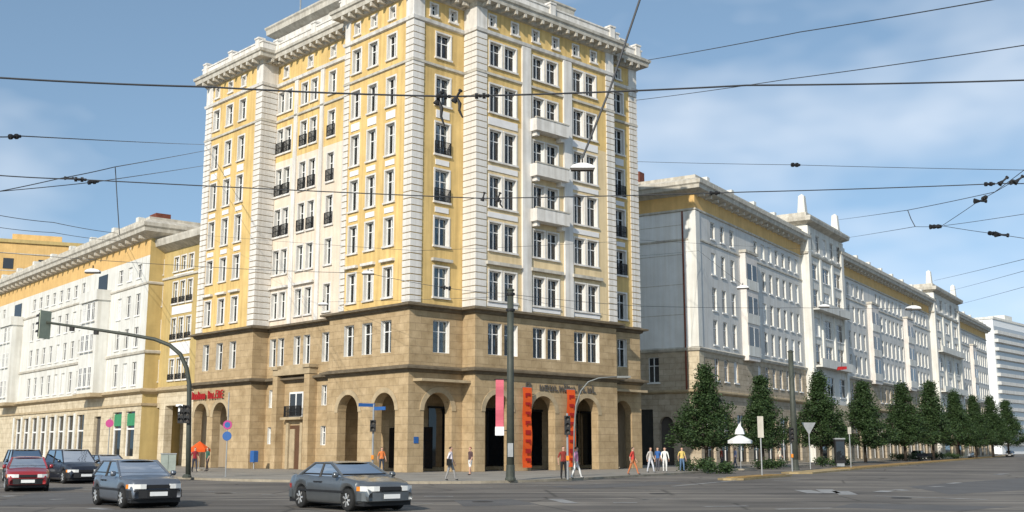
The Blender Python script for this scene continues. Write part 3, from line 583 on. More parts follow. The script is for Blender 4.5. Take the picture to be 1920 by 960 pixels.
# ---------------------------------------------------------------- the long row on the right
AZ2 = 32.4; A2 = Vector((18.78, 111.59, 0.12)); D2 = dirv(AZ2)
RLV = [(12.3, 14.9), (15.9, 18.3), (19.7, 22.0), (23.5, 25.3)]
def closed_back(parent, x0, x1, y0, y1, z1, m, skip=()):
    for nm, (a, b, c, d) in dict(back=(x0, y1, x1, y1), left=(x0, y0, x0, y1), right=(x1, y0, x1, y1)).items():
        if nm in skip: continue
        mb = MB(); upright(mb, a, b, c, d, -.1, z1); mb.build('rear_wall' if nm == 'back' else 'end_wall', m, parent)
bmesh_rb = MB().box(-.12, .12, -.75, 0, -.32, 0).mesh('bracket', 'cornice')
def row_section(label, x0, x1, cols, bays, detailed, gable=False):
    t = thing('apartment_block', label, 'building', A2 + D2 * x0, local_rz(AZ2), 'blocks of the long pale row'); L = x1 - x0; W = far_window
    def clear(u): return all(not (a - .5 < u < b + .5) for a, b in bays)
    cols = [u for u in cols if clear(u)]
    hs = [hole(u, 1.15, a, b) for u in cols for a, b in RLV]
    facade(t, 'R', 0, L, 11.5, 25.95, 0, hs, 'grey', .3, rev='rowwhite')
    facade(t, 'R', 0, L, 25.95, 27.7, 0, [], 'rowyellow', name='frieze')
    for u in cols:
        for a, b in RLV: W(t, 'R', u, 1.15, a, b, 0)
    sh = [hole(u, 1.15, 8.6, 10.9) for u in cols]
    n = int(L / 4.6); gh = [(2.3 + 4.6 * i - 1.5, 2.3 + 4.6 * i + 1.5, .25, 5.2) for i in range(n) if 2.3 + 4.6 * i + 1.6 < L]
    facade(t, 'R', 0, L, -.1, 11.5, 0, sh + gh, 'rowstone', .3)
    for u in cols: W(t, 'R', u, 1.15, 8.6, 10.9, 0)
    for g in gh:
        o = ubox(t, 'shop_window', 'R', g[0], g[1], .25, 5.2, -.32, -.28, 'darkglass')
        ubox(o, 'frame', 'R', (g[0]+g[1])/2 - .06, (g[0]+g[1])/2 + .06, .3, 5.2, -.278, -.2, 'frame'); ubox(o, 'frame', 'R', g[0], g[1], 3.4, 3.55, -.279, -.22, 'frame')
    ol = [(0, 0), (L, 0), (L, 12), (0, 12)]
    moulding(ol, [(0, 11.3), (.2, 11.4), (.32, 11.65), (0, 11.8)]).build('belt_course', 'cornice', t)
    moulding(ol, [(0, 7.1), (.15, 7.15), (.35, 7.3), (.35, 7.45), (0, 7.55)]).build('string_course', 'stonetrim', t)
    moulding(ol, [(0, 22.75), (.1, 22.8), (.1, 22.95), (0, 23)]).build('string_course', 'cornice', t)
    moulding(ol, [(0, 25.8), (.16, 25.88), (.16, 26.05), (0, 26.1)]).build('string_course', 'cornice', t)
    moulding(ol, [(0, 27.5), (.15, 27.6), (.95, 27.95), (1.0, 28.3), (1.15, 28.45), (1.15, 28.8), (.3, 29.2), (.3, 29.5), (-.2, 29.55)], closed_top=True).build('cornice', 'cornice', t)
    k = int(L / 1.9)
    for i in range(k): obj('bracket', bmesh_rb, t, ((i + .5) * L / k, 0, 27.72))
    for i in range(int(L / 7)): ubox(t, 'parapet_post', 'R', 3 + i * 7, 3.7 + i * 7, 29.4, 29.95, -.35, .25, 'rowwhite')
    for a, b in bays:                                            # projecting bays with glazed balconies
        by = obj('bay', None, t)
        mb = MB().box(a, b, -.7, -.003, 11.2, 23.2).build('bay_wall', 'bay', by)
        for v0, v1 in RLV[:3]:
            ubox(by, 'balcony_parapet', 'R', a - .1, b + .1, v0 - .6, v0 + .5, 0.703, .80, 'rowwhite')
            ubox(by, 'window', 'R', a + .4, b - .4, v0 + .52, v1, 0.703, .74, 'farglass'); ubox(by, 'frame', 'R', (a+b)/2 - .08, (a+b)/2 + .08, v0 + .52, v1, 0.741, .77, 'frame')
        ubox(by, 'bay_roof', 'R', a - .15, b + .15, 23.2, 23.5, .003, .85, 'cornice')
    if gable:
        gy = 12
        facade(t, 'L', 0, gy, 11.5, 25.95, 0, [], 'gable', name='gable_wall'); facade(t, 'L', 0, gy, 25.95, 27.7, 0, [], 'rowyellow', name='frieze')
        facade(t, 'L', 0, gy, -.1, 11.5, 0, [hole(5.0, 1.2, 8.3, 10.9), (2.95, 4.5, 0, 4.85, True, .5), (5.2, 7.4, 0, 5.6)], 'rowstone', .4, 'gable_wall')
        W(t, 'L', 5.0, 1.2, 8.3, 10.9, 0)
        ubox(t, 'arch_door', 'L', 2.9, 4.55, 0, 4.9, -.55, -.5, 'slab'); ubox(t, 'passage_door', 'L', 5.2, 7.4, 0, 5.6, -.46, -.41, 'darkglass')
        for k in range(1, 5): ubox(t, 'panel_joint', 'L', 1.3, gy, 12 + k * 3.1, 12.06 + k * 3.1, .001, .02, 'cornice')
        quo = MB().slab([(-.12, -.12), (.95, -.12), (.95, .02), (.02, .02), (.02, .75), (-.12, .75)], 11.8, 25.8).build('corner_pilaster', 'rowwhite', t)
        MB().bar((-.14, 1.35, 7.4), (-.14, 1.35, 25.8), .09).build('drain_pipe', 'brick', t)
        MB().slab([(-.08, -.08), (1.1, -.08), (1.1, .02), (.02, .02), (.02, 1.1), (-.08, 1.1)], 7.6, 11.3).build('corner_pilaster', 'creamstone', t)
        MB().box(3, 4.2, 7.6, 9.4, 29.5, 31.6).build('chimney', 'brick', t)
        closed_back(t, 0, L, 0, 12, 28, 'grey', ('left',))
    else: closed_back(t, 0, L, 0, 12, 28, 'grey')
    return t
def stair_tower(label, x0, x1, pj=.8):
    t = thing('stair_tower', label, 'tower', A2 + D2 * x0, local_rz(AZ2), 'taller bays of the long pale row'); L = x1 - x0
    n = 3; cols = [L * (i + .5) / n for i in range(n)]; rows = [(8.4, 10.9), (12.3, 14.9), (15.9, 18.3), (19.7, 22.0), (23.3, 25.3)]; ww = min(3.2, L / n * .55)
    hs = [hole(u, ww, a, b) for u in cols for a, b in rows]; top = [hole(L * (i + .5) / 5, L / 5 * .5, 27.0, 29.3) for i in range(5)]
    facade(t, 'R', 0, L, 7.4, 30.3, pj, hs + top, 'rowwhite', .3)
    facade(t, 'R', 0, L, -.1, 7.4, pj, [(L * .12, L * .42, .2, 5.0), (L * .58, L * .88, .2, 5.0)], 'creamstone', .3)
    for a in (.12, .58): ubox(t, 'shop_window', 'R', L * a, L * (a + .3), .2, 5.0, pj - .34, pj - .3, 'darkglass')
    for u in cols:
        for a, b in rows: far_window(t, 'R', u, ww, a, b, pj)
    for h in top: far_window(t, 'R', (h[0] + h[1]) / 2, h[1] - h[0], h[2], h[3], pj)
    for z in (12.0, 19.3):
        b = obj('balcony', None, t); ubox(b, 'balcony_floor', 'R', .9, L - .9, z - .15, z + .05, pj + .003, pj + 1.1, 'rowwhite'); ubox(b, 'parapet', 'R', .9, L - .9, z + .05, z + .95, pj + .98, pj + 1.1, 'rowwhite')
    mb = MB(); upright(mb, 0, -pj, 0, 12, -.1, 30.3); mb.build('side_wall', 'rowwhite', t)
    mb = MB(); upright(mb, L, -pj, L, 12, -.1, 30.3); mb.build('side_wall', 'rowwhite', t)
    mb = MB(); upright(mb, 0, 12, L, 12, -.1, 30.3); mb.build('rear_wall', 'rowwhite', t)
    for u in (0, L - 1.1): ubox(t, 'pilaster', 'R', u, u + 1.1, 7.6, 30.0, pj + .002, pj + .25, 'rowwhite')
    for u in (L / 3, 2 * L / 3): ubox(t, 'pilaster', 'R', u - .35, u + .35, 12.1, 26.2, pj + .002, pj + .2, 'rowwhite')
    ol = [(0, -pj), (L, -pj), (L, 12), (0, 12)]
    moulding(ol, [(0, 26.2), (.2, 26.3), (.25, 26.55), (0, 26.65)]).build('string_course', 'cornice', t)
    moulding(ol, [(0, 30.1), (.2, 30.2), (.9, 30.5), (1.0, 30.9), (1.0, 31.1), (.2, 31.2), (.2, 31.7), (-.1, 31.7)], closed_top=True).build('cornice', 'cornice', t)
    for (x, y) in ((.6, -pj + .5), (L - .6, -pj + .5), (.6, 9)):
        f = MB().box(x - .5, x + .5, y - .5, y + .5, 31.2, 32.2); f.add([(x-.48, y-.48, 32.2), (x+.48, y-.48, 32.2), (x+.48, y+.48, 32.2), (x-.48, y+.48, 32.2), (x-.36, y-.36, 34.0), (x+.36, y-.36, 34.0), (x+.36, y+.36, 34.0), (x-.36, y+.36, 34.0), (x, y, 34.3)],
            [(0,1,5,4),(1,2,6,5),(2,3,7,6),(3,0,4,7),(4,5,8),(5,6,8),(6,7,8),(7,4,8)]); f.build('obelisk', 'rowwhite', t)
    return t
s1c = [4.65, 7.35, 10.1] + [17.5 + 2.42 * i for i in range(7)]
row_section('pale grey block with a bare shaded gable, beside the ochre corner tower', 0, 34.2, s1c, [(12.3, 15.9)], True, True)
stair_tower('near white tower bay with obelisk finials, rising from the grey row', 34.2, 50.0)
row_section('middle block of the grey row, between the two obelisk towers', 50.0, 108.0, [2.5 + 2.6 * i for i in range(21)], [(15.0, 19.0), (37.5, 41.5)], False)
stair_tower('far white tower bay with obelisk finials, smaller, near the white high-rise', 108.0, 131.0)
row_section('last block of the grey row, right before the white high-rise', 131.0, 166.0, [2.5 + 2.6 * i for i in range(13)], [(14.5, 18.5)], False)

# white high-rise at the far right
hr = thing('high_rise', 'white modern high-rise slab with balcony bands, behind the row on the right', 'building', gnd(1879, 385, 0), local_rz(42)); HH = 46.5
MB().box(0, 60, 0, 11, 0, HH).build('wall', 'whiteplain', hr); MB().box(-.3, 60.3, -.3, 11.3, HH, HH + .8).build('parapet', 'rowwhite', hr)
MB().box(22, 30, 3, 9, HH + .8, HH + 3.5).build('lift_house', 'rowwhite', hr)
for i in range(14):
    z = 3 + i * 2.95
    MB().box(.5, 59.5, -1.3, -.003, z, z + 1.15).build('balcony', 'grey', hr)
    MB().box(.8, 59.2, -.08, -.004, z + 1.2, z + 2.75).build('window_band', 'hrglass', hr)

# ---------------------------------------------------------------- the white row and the link on the left
AZL = 50.7; B2 = Vector((-36.17, 109.26, 0.12))
lr = thing('apartment_row', 'long white block with orange frieze and deep eaves, far left', 'building', B2, local_rz(AZL)); LL = 78
LLV = [(7.9, 10.2), (11.7, 13.7), (14.9, 17.1), (18.7, 20.1)]
lcols = [2.6, 5.2, 7.8] + [19.4 + 2.6 * i for i in range(8)] + [51.0 + 2.6 * i for i in range(8)]; lb = [(10.5, 15.6), (41.8, 47.2)]
facade(lr, 'L', 0, LL, 7.2, 20.75, 0, [hole(u, 1.15, a, b) for u in lcols for a, b in LLV], 'rowwhite', .3, rev='rowwhite'); facade(lr, 'L', 0, LL, 20.75, 22.7, 0, [], 'rowyellow', name='frieze')
facade(lr, 'R', 0, 12, -.1, 22.7, 0, [], 'linkyellow', name='end_wall')
for u in lcols:
    for a, b in LLV: far_window(lr, 'L', u, 1.15, a, b, 0)
gw = [(1.6, 4.2), (5.2, 7.8)] + [(16.4 + 3.3 * i, 18.9 + 3.3 * i) for i in range(8)] + [(50 + 3.3 * i, 52 + 3.3 * i) for i in range(8)]
facade(lr, 'L', 0, LL, -.1, 7.2, 0, [(a, b, .9, 5.3) for a, b in gw] + [(11.2, 13.2, 0, 5.0)], 'creamstone', .35)
for k, (a, b) in enumerate(gw):
    o = ubox(lr, 'shop_window', 'L', a, b, .9, 5.3, -.36, -.32, 'darkglass')
    for c in (a + .05, b - .05): ubox(o, 'frame', 'L', c - .09, c + .09, .9, 5.3, -.318, -.2, 'frame')
    ubox(o, 'frame', 'L', a, b, 3.5, 3.66, -.317, -.21, 'frame')
    if k < 2: ubox(o, 'awning', 'L', a + .15, b - .15, 3.9, 5.1, -.2, -.15, 'green')
for k, (a, b) in enumerate(gw[2:10]): ubox(lr, 'shop_pier', 'L', b + .12, b + .68, 0, 5.5, .003, .12, 'rowwhite')
ubox(lr, 'door', 'L', 11.2, 13.2, 0, 5, -.4, -.36, 'slab')
lo = [(0, 0), (12, 0), (12, LL), (0, LL)]
moulding(lo, [(0, 6.9), (.2, 7.0), (.45, 7.15), (.45, 7.3), (0, 7.5)]).build('string_course', 'stonetrim', lr)
moulding(lo, [(0, 5.75), (.15, 5.8), (.15, 6.0), (0, 6.05)]).build('string_course', 'stonetrim', lr)
moulding(lo, [(0, 10.9), (.16, 10.95), (.2, 11.15), (0, 11.25)]).build('string_course', 'cornice', lr)
moulding(lo, [(0, 17.8), (.12, 17.85), (.14, 18.0), (0, 18.1)]).build('string_course', 'cornice', lr)
moulding(lo, [(0, 22.45), (.2, 22.55), (1.1, 22.95), (1.15, 23.3), (1.3, 23.45), (1.3, 23.8), (.4, 24.3), (.4, 24.55), (-.3, 24.6)], closed_top=True).build('cornice', 'cornice', lr)
nbL = MB().box(-.12, .12, -.9, 0, -.32, 0).mesh('bracket', 'cornice')
for i in range(42): obj('bracket', nbL, lr, (0, .9 + i * 1.85, 22.76), -math.pi / 2)
for i in range(11): ubox(lr, 'parapet_post', 'L', 3 + i * 7, 3.7 + i * 7, 24.5, 25.05, -.35, .3, 'rowwhite')
for a, b in lb:
    by = obj('bay', None, lr); MB().box(-1.3, -.003, a, b, 7.4, 17.2).build('bay_wall', 'rowwhite', by)
    for v0, v1 in LLV[:3]:
        for u in (a + 1.2, (a + b) / 2 + .1, b - 1.0): far_window(by, 'L', u, .95, v0 + .2, v1, 1.47)
    ubox(by, 'balcony_parapet', 'L', a - .15, b + .15, 17.2, 18.3, .003, 1.55, 'rowwhite'); ubox(by, 'balcony_floor', 'L', a - .2, b + .2, 7.0, 7.4, .003, 1.6, 'stonetrim')
    ubox(by, 'glazed_door', 'L', a + 1.2, b - 1.2, 18.31, 20.2, .004, .06, 'farglass')
MB().box(2, 3.6, 4.2, 6.0, 24.5, 26.0).build('chimney', 'brick', lr)
closed_back(lr, 0, 12, 0, LL, 22.7, 'linkyellow', ('left',))

lk = thing('link_house', 'straw yellow house squeezed between the white row and the corner tower', 'building', OC, local_rz(AR))
WL = -2.0; kc = [36.6, 38.1, 39.6, 42.9]; KLV = [(8.2, 10.2), (12.1, 14.2), (15.7, 17.8), (18.9, 20.3)]
facade(lk, 'L', UY, 47, 7.3, 21.3, WL, [hole(u, .95, a, b) for u in kc for a, b in KLV], 'linkyellow', .25)
for u in kc:
    for a, b in KLV: window(lk, 'L', u, .95, a, b, WL, 'white', .17, .6)
for u in kc[:3]:
    for a, b in KLV[:3]: grille(lk, 'L', u, .95, a, WL, .55)
for k in range(3): ubox(lk, 'spandrel_panel', 'L', 36.1, 40.1, KLV[k][1] + .4, KLV[k+1][0] - .3, WL, WL + .05, 'panel')
facade(lk, 'L', UY, 47, -.1, 7.3, WL, [(36.6, 40.5, 0, 5.75), (41.7, 43.2, 0, 5.6)], 'creamstone', .8)
MB().box(4.5, 4.8, UY, 47, 0, 6).build('arcade_wall', 'creamstone', lk)
for nm, prof, m in (('string_course', [(0, 7.0), (.2, 7.1), (.4, 7.25), (.4, 7.4), (0, 7.6)], 'stonetrim'), ('string_course', [(0, 18.2), (.15, 18.25), (.15, 18.45), (0, 18.5)], 'cornice'), ('cornice', [(0, 21.1), (.2, 21.2), (1.0, 21.6), (1.1, 22.1), (1.1, 22.3), (.2, 22.6), (-.3, 22.7)], 'cornice')):
    moulding([(2, UY + .3), (12, UY + .3), (12, 47), (2, 47)], prof, nm == 'cornice').build(nm, m, lk)
closed_back(lk, 2, 12, UY + .3, 47, 21.3, 'linkyellow', ('left',))

yb = thing('rooftop_block', 'plain mustard yellow building peering over the white row, far left', 'building', gnd(-60, 185, 0), local_rz(68))
MB().box(0, 17, 0, 14, 0, 36.5).build('wall', 'rowyellow', yb); MB().box(-.3, 17.3, -.3, 14.3, 36.5, 37.1).build('parapet', 'linkyellow', yb)
MB().box(4, 12, 3, 10, 37.1, 38.6).build('lift_house', 'rowyellow', yb)
for x in (3.0, 8.5, 10.6): o = MB().box(x, x + 1.6, -.08, -.003, 32.0, 33.8).build('window', 'farglass', yb)
for k in range(4): MB().box(.2, 16.8, -.03, -.002, 34.6 - k * 3.0, 34.75 - k * 3.0).build('panel_joint', 'cornice', yb)

# ---------------------------------------------------------------- trees
def leafmat():
    m = bpy.data.materials.new('leaves'); m.use_nodes = True; t = m.node_tree; b = t.nodes['Principled BSDF']; b.inputs['Roughness'].default_value = .6; b.inputs['Specular IOR Level'].default_value = .25
    g = t.nodes.new('ShaderNodeNewGeometry'); r = t.nodes.new('ShaderNodeValToRGB'); e = r.color_ramp.elements
    e[0].color = (.017, .038, .013, 1); e[1].color = (.048, .082, .026, 1)
    t.links.new(g.outputs['Random Per Island'], r.inputs[0]); t.links.new(r.outputs[0], b.inputs['Base Color'])
    return m
MT['leaf'] = leafmat()
def leaf_cloud(mb, centres, per, rad, size, rnd):
    for c in centres:
        for _ in range(per):
            d = Vector((rnd.gauss(0, 1), rnd.gauss(0, 1), rnd.gauss(0, .8))) * rad * .6; p_ = c + d
            u = Vector((rnd.uniform(-1, 1), rnd.uniform(-1, 1), rnd.uniform(-.6, .6))).normalized(); v = u.cross(Vector((rnd.uniform(-1, 1), rnd.uniform(-1, 1), rnd.uniform(-1, 1)))).normalized()
            s = size * rnd.uniform(.6, 1.3); mb.add([p_ - u * s, p_ + v * s * .6, p_ + u * s, p_ - v * s * .6], [(0, 1, 2, 3)])
def tree_meshes(seed):
    rnd = random.Random(seed); tk = MB(); H = 1.0
    pts = [(rnd.uniform(-.05, .05) * k * .25, rnd.uniform(-.05, .05) * k * .25, 8.2 * k / 7) for k in range(8)]; tk.path(pts, [.17 - .02 * k for k in range(8)], 8)
    cen = []
    for k in range(56):
        t = (k + rnd.random()) / 56; z = 2.2 + 6.3 * t; r = (3.25 * (1 - t) ** 1.2 + .1) * (.85 + .15 * min(1, t * 8)) * rnd.uniform(.82, 1.1); a = k * 2.4 + rnd.uniform(-.4, .4)
        tip = Vector((r * math.cos(a), r * math.sin(a), z + rnd.uniform(-.1, .25)))
        zi = min(7, int(z / 8.2 * 7)); base = Vector((pts[zi][0], pts[zi][1], max(1.7, z - .5 * r)))
        tk.bar(base, base.lerp(tip, .9), .045 * (1.2 - t), .01, 5)
        for f in ((1.0, .82, .62, .4) if r > 1.1 else (1.0, .6)): cen.append(base.lerp(tip, f) + Vector((rnd.uniform(-.2, .2), rnd.uniform(-.2, .2), rnd.uniform(-.15, .2))))
    for k in range(4): cen.append(Vector((rnd.uniform(-.06, .06), rnd.uniform(-.06, .06), 8.2 + .22 * k)))
    cr = MB(); leaf_cloud(cr, [c for c in cen if rnd.random() < .9], 130, .47, .10, rnd)
    return tk.mesh('trunk', 'bark', True), cr.mesh('crown', 'leaf')
TV = [tree_meshes(s) for s in (3, 11, 23, 31)]
tspec = [(1325, 690, 93, 1.12), (1430, 704, 0, 1.0), (1540, 700, 0, 1.0), (1622, 718, 0, 1.15), (1697, 722, 0, 1.1), (1750, 714, 0, 1.0), (1795, 735, 0, 1.0), (1830, 744, 0, .95), (1862, 746, 0, 1.0), (1891, 750, 0, 1.0)]
tlab = ['nearest street tree, the broad pointed one beside the corner tower', 'second street tree, behind the white parasol', 'third street tree, right of the tall dark pole', 'fourth street tree of the row, round shouldered', 'fifth street tree, before the middle grey block',
        'sixth street tree, slim and pointed above its neighbours', 'seventh street tree, before the far white tower bay', 'eighth street tree of the receding row', 'ninth street tree, before the white high-rise', 'last street tree at the right edge, smallest in view']
T0 = gnd(1325, 93); TD = dirv(31.0)
for i, (px, ty, _, wf) in enumerate(tspec):
    k = (px - CX) / math.hypot(FOC, HY - CY); s_ = (k * T0.y - T0.x) / (TD.x - k * TD.y); p_ = T0 + TD * s_
    h = at(px, ty, p_.y).z - .12; t = thing('street_tree', tlab[i], 'tree', (p_.x, p_.y, .12), random.uniform(0, 6), 'trees along the right-hand pavement')
    tk, crn = TV[i % 4]; a = obj('trunk', tk, t); b = obj('crown', crn, t)
    for o in (a, b): o.scale = (h / 8.9 * wf, h / 8.9 * wf, h / 8.9)
def shrub(label, p_, r, h, seed):
    rnd = random.Random(seed); t = thing('shrub', label, 'shrub', p_); mb = MB(); st = MB()
    cen = [Vector((rnd.uniform(-r, r), rnd.uniform(-r * .5, r * .5), rnd.uniform(.15, h))) for _ in range(int(26 * r))]
    leaf_cloud(mb, cen, 40, .35, .09, rnd)
    for k in range(5): st.bar((0, 0, 0), (rnd.uniform(-r, r) * .6, rnd.uniform(-.3, .3), h * .7), .02, .008, 4)
    mb.build('foliage', 'leaf', t); st.build('stem', 'bark', t)
for lab, x, Y, r, h in (('wide low shrub bed at the foot of the nearest street tree', 1302, 83, 1.2, .75), ('small low shrub right beside the wide shrub bed', 1345, 80, 1.0, .45), ('low clipped shrub under the second street tree', 1445, 98, 1.4, .5), ('low shrub by the tall dark pole on the island', 1558, 110, 1.6, .6), ('shrub patch beneath the fifth street tree', 1700, 168, 2.2, .8), ('shrub patch beneath the sixth street tree', 1765, 192, 2.8, .8)):
    shrub(lab, gnd(x, Y, .12), r, h, int(x))

# ---------------------------------------------------------------- cars
def lerp_prof(pr, x):
    if x <= pr[0][0]: return pr[0][1]
    for (a, za), (b, zb) in zip(pr, pr[1:]):
        if x <= b: return za + (zb - za) * (x - a) / (b - a)
    return pr[-1][1]
def wheel_meshes(r):
    def mk():
        ty = MB().lathe([(r*.66, -.1), (r*.93, -.105), (r, -.07), (r, .07), (r*.93, .105), (r*.66, .1)], 28, 'y').mesh('tyre', 'rubber', True)
        rm = MB().lathe([(r*.67, -.085), (r*.60, -.095), (r*.56, -.06), (r*.2, -.075), (r*.16, -.1), (r*.05, -.1)], 24, 'y'); 
        for k in range(7):
            a = 2 * math.pi * k / 7; rm.bar((r*.14*math.cos(a), -.09, r*.14*math.sin(a)), (r*.6*math.cos(a), -.09, r*.6*math.sin(a)), .028, .035, 5)
        return ty, rm.mesh('rim', 'rim')
    return cached(('wheel', r), mk)
KINDS = dict(
    sedan=dict(L=4.55, W=1.78, fa=1.38, ra=-1.30, top=[(-2.27, .55), (-2.24, .88), (-2.05, .97), (-1.5, .98), (-.5, .95), (.98, .95), (1.5, .88), (2.0, .79), (2.2, .69), (2.27, .52)], cab=(-1.60, -.82, .12, 1.08), zb=.92, zr=1.37, r=.31),
    hatch=dict(L=3.95, W=1.70, fa=1.21, ra=-1.24, top=[(-1.92, .5), (-1.9, .84), (-1.8, .94), (0, .93), (.78, .92), (1.3, .88), (1.78, .82), (1.88, .72), (1.92, .5)], cab=(-1.86, -1.35, -.02, .84), zb=.92, zr=1.41, r=.29),
    compact=dict(L=3.95, W=1.68, fa=1.22, ra=-1.25, top=[(-1.97, .5), (-1.95, .86), (-1.8, .95), (0, .94), (.75, .93), (1.3, .87), (1.75, .79), (1.92, .66), (1.97, .48)], cab=(-1.88, -1.45, -.05, .85), zb=.93, zr=1.41, r=.29),
    van=dict(L=4.5, W=1.80, fa=1.4, ra=-1.32, top=[(-2.25, .5), (-2.22, .95), (-2.1, 1.08), (0, 1.06), (1.1, 1.05), (1.7, .98), (2.15, .82), (2.25, .5)], cab=(-2.15, -1.95, .25, 1.15), zb=1.05, zr=1.72, r=.33),
)
def car_parts(root, kind, m, plate=True):
    K = KINDS[kind]; L, W, r, top = K['L'], K['W'], K['r'], K['top']; ar = r + .065; h = L / 2
    xs = sorted(set([round(-h + L * i / 26, 3) for i in range(27)] + [round(c + ar * math.cos(math.pi * k / 14), 3) for c in (K['fa'], K['ra']) for k in range(15)] + [x for x, _ in top]))
    def pf(x): return 1 - .16 * (abs(x) / h) ** 7 - .03 * (abs(x) / h) ** 2
    def low(x):
        z = .2 + .1 * (abs(x) / h) ** 6
        for c in (K['fa'], K['ra']):
            d = abs(x - c)
            if d < ar: z = max(z, r + math.sqrt(ar * ar - d * d))
        return z
    vs = []; fs = []; sec = [(0, .955), (.12, .985), (.42, 1.0), (.72, .985), (.92, .95), (1.0, .87)]; n = len(sec) * 2 + 3
    for x in xs:
        y = W / 2 * pf(x); zl, zt = low(x), lerp_prof(top, x); zt = max(zt, zl + .02)
        half = [(y * k, zl + (zt - zl) * f) for f, k in sec] + [(y * .5, zt + .022)]
        vs += [(x, -a, b) for a, b in half] + [(x, 0, zt + .03)] + [(x, a, b) for a, b in reversed(half)]
    for i in range(len(xs) - 1): fs += [(i*n+j, i*n+j+1, (i+1)*n+j+1, (i+1)*n+j) for j in range(n - 1)] + [(i*n+n-1, i*n, (i+1)*n, (i+1)*n+n-1)]
    fs += [tuple(range(n)), tuple(range(len(xs)*n - 1, (len(xs)-1)*n - 1, -1))]
    MB().add(vs, fs).build('body', m, root, True)
    MB().box(-h + .15, h - .15, -W/2 + .12, W/2 - .12, .16, .5).build('underbody', 'black', root)
    b0, t0, t1, b1 = K['cab']; zb, zr = K['zb'], K['zr']; yb, yt = W/2 * .9, W/2 * .72
    # roof and pillars
    rf = MB(); nx, ny = 8, 8; rv = []
    for i in range(nx + 1):
        for j in range(ny + 1):
            u, v = i / nx, j / ny * 2 - 1; x = (t0 - .05) + (t1 + .05 - t0 + .05) * u
            rv.append((x, v * yt * (1 + .02), zr - .05 * abs(v) ** 3 - .045 * (2 * u - 1) ** 4))
    rf.add(rv, [(i*(ny+1)+j, i*(ny+1)+j+1, (i+1)*(ny+1)+j+1, (i+1)*(ny+1)+j) for i in range(nx) for j in range(ny)]); rf.build('roof', m, root, True)
    zr2 = zr - .06; cor = {}
    for sy in (-1, 1):
        for nm, (x0, x1) in dict(rear=(b0, t0), front=(b1, t1)).items(): cor[nm, sy] = (Vector((x0, sy*yb, zb - .02)), Vector((x1, sy*yt, zr2)))
        pts = [cor['rear', sy][0], cor['rear', sy][1], cor['front', sy][1], cor['front', sy][0]]
        for k in (0, 2): MB().bar(pts[k], pts[k+1], .045, .035, 6).build('pillar', m, root)
        MB().bar(pts[1], pts[2], .03, .03, 6).build('roof_rail', m, root)
        xm = (b0 + b1) / 2 - .02; q0, q1 = Vector((xm, sy*yb, zb - .02)), Vector(((t0 + t1) / 2 + .05, sy*yt, zr2)); MB().bar(q0, q1, .04, .035, 6).build('pillar', 'black', root)
        g = .0
        for a, b, c, d in ((pts[0], pts[1], q1, q0), (q0, q1, pts[2], pts[3])): MB().add([a, b, c, d], [(0, 1, 2, 3)]).build('side_window', 'carglass', root)
        mr = MB().lathe([(.02, -.07), (.075, -.06), (.085, .0), (.07, .07), (.02, .08)], 10, 'y', (b1 - .22, sy * (W/2 + .07), zb + .07)).build('mirror', m, root, True)
        for xd in (xm - .12, (b1 + xm) / 2 - .55): MB().box(xd - .1, xd + .1, sy*W/2*.985 - .02, sy*W/2*.985 + .02, zb - .16, zb - .12).build('door_handle', 'black', root)
        MB().box(-h * .62, h * .55, sy*W/2*.995 - .018, sy*W/2*.995 + .018, .5, .56).build('side_trim', 'black', root)
    for xx in (.12, -.72):                                         # seats and dashboard seen through the glass
        for sy in (-1, 1): MB().box(xx - .16, xx + .02, sy*.36 - .23, sy*.36 + .23, zb - .1, zb + .18).box(xx - .14, xx - .04, sy*.36 - .11, sy*.36 + .11, zb + .2, zb + .36).build('seat', 'black', root)
    MB().prism([(b1 - .75, zb - .05), (b1 - .1, zb - .05), (b1 - .15, zb + .03), (b1 - .7, zb + .1)], -yb + .1, yb - .1).build('dashboard', 'black', root)
    MB().box(b0 + .22, b1 - .22, -yb + .03, yb - .03, zb - .05, zb + .1).build('cabin_floor', 'black', root)
    def glassq(nm, e):
        a, b, c, d = cor[e, -1][0], cor[e, -1][1], cor[e, 1][1], cor[e, 1][0]; MB().add([a, b, c, d], [(0, 1, 2, 3)]).build(nm, 'carglass', root)
    glassq('windscreen', 'front'); glassq('rear_window', 'rear')
    # lights, bumpers, grille, plates
    for sg, nm in ((1, 'front'), (-1, 'rear')):
        e = sg * h
        pts = [(e - sg*.42, W/2*.955), (e - sg*.2, W/2*.93), (e - sg*.02, W/2*.78), (e + sg*.05, W/2*.4), (e + sg*.06, 0)]; pts = pts + [(x, -y) for x, y in reversed(pts[:-1])]; pts += [(e - sg*.42, -W/2*.86), (e - sg*.42, W/2*.86)]
        if sg < 0: pts = pts[::-1]
        MB().slab(pts[::-1], .3, .53).build('bumper', 'black' if kind in ('hatch', 'compact', 'van') else m, root)
        for sy in (-1, 1):
            lp = [(e - sg*.30, sy*W/2*.93), (e - sg*.08, sy*W/2*.84), (e + sg*.005, sy*W/2*.62), (e + sg*.012, sy*W/2*.42), (e - sg*.2, sy*W/2*.42), (e - sg*.3, sy*W/2*.75)]
            MB().slab(lp, .565, .70).build('headlight' if sg > 0 else 'tail_light', 'lens' if sg > 0 else 'redlens', root, )
            if sg > 0: MB().slab([(e - .42, sy*W/2*.965), (e - .29, sy*W/2*.945), (e - .29, sy*W/2*.8), (e - .42, sy*W/2*.8)], .57, .69).build('indicator', 'amber', root)
        MB().box(min(e + sg*.062, e + sg*.08), max(e + sg*.062, e + sg*.08), -.26, .26, .36, .48).build('licence_plate', 'plate', root)
    MB().box(h - .06, h + .014, -W*.19, W*.19, .575, .68).build('grille', 'black', root)
    ty, rm = wheel_meshes(r)
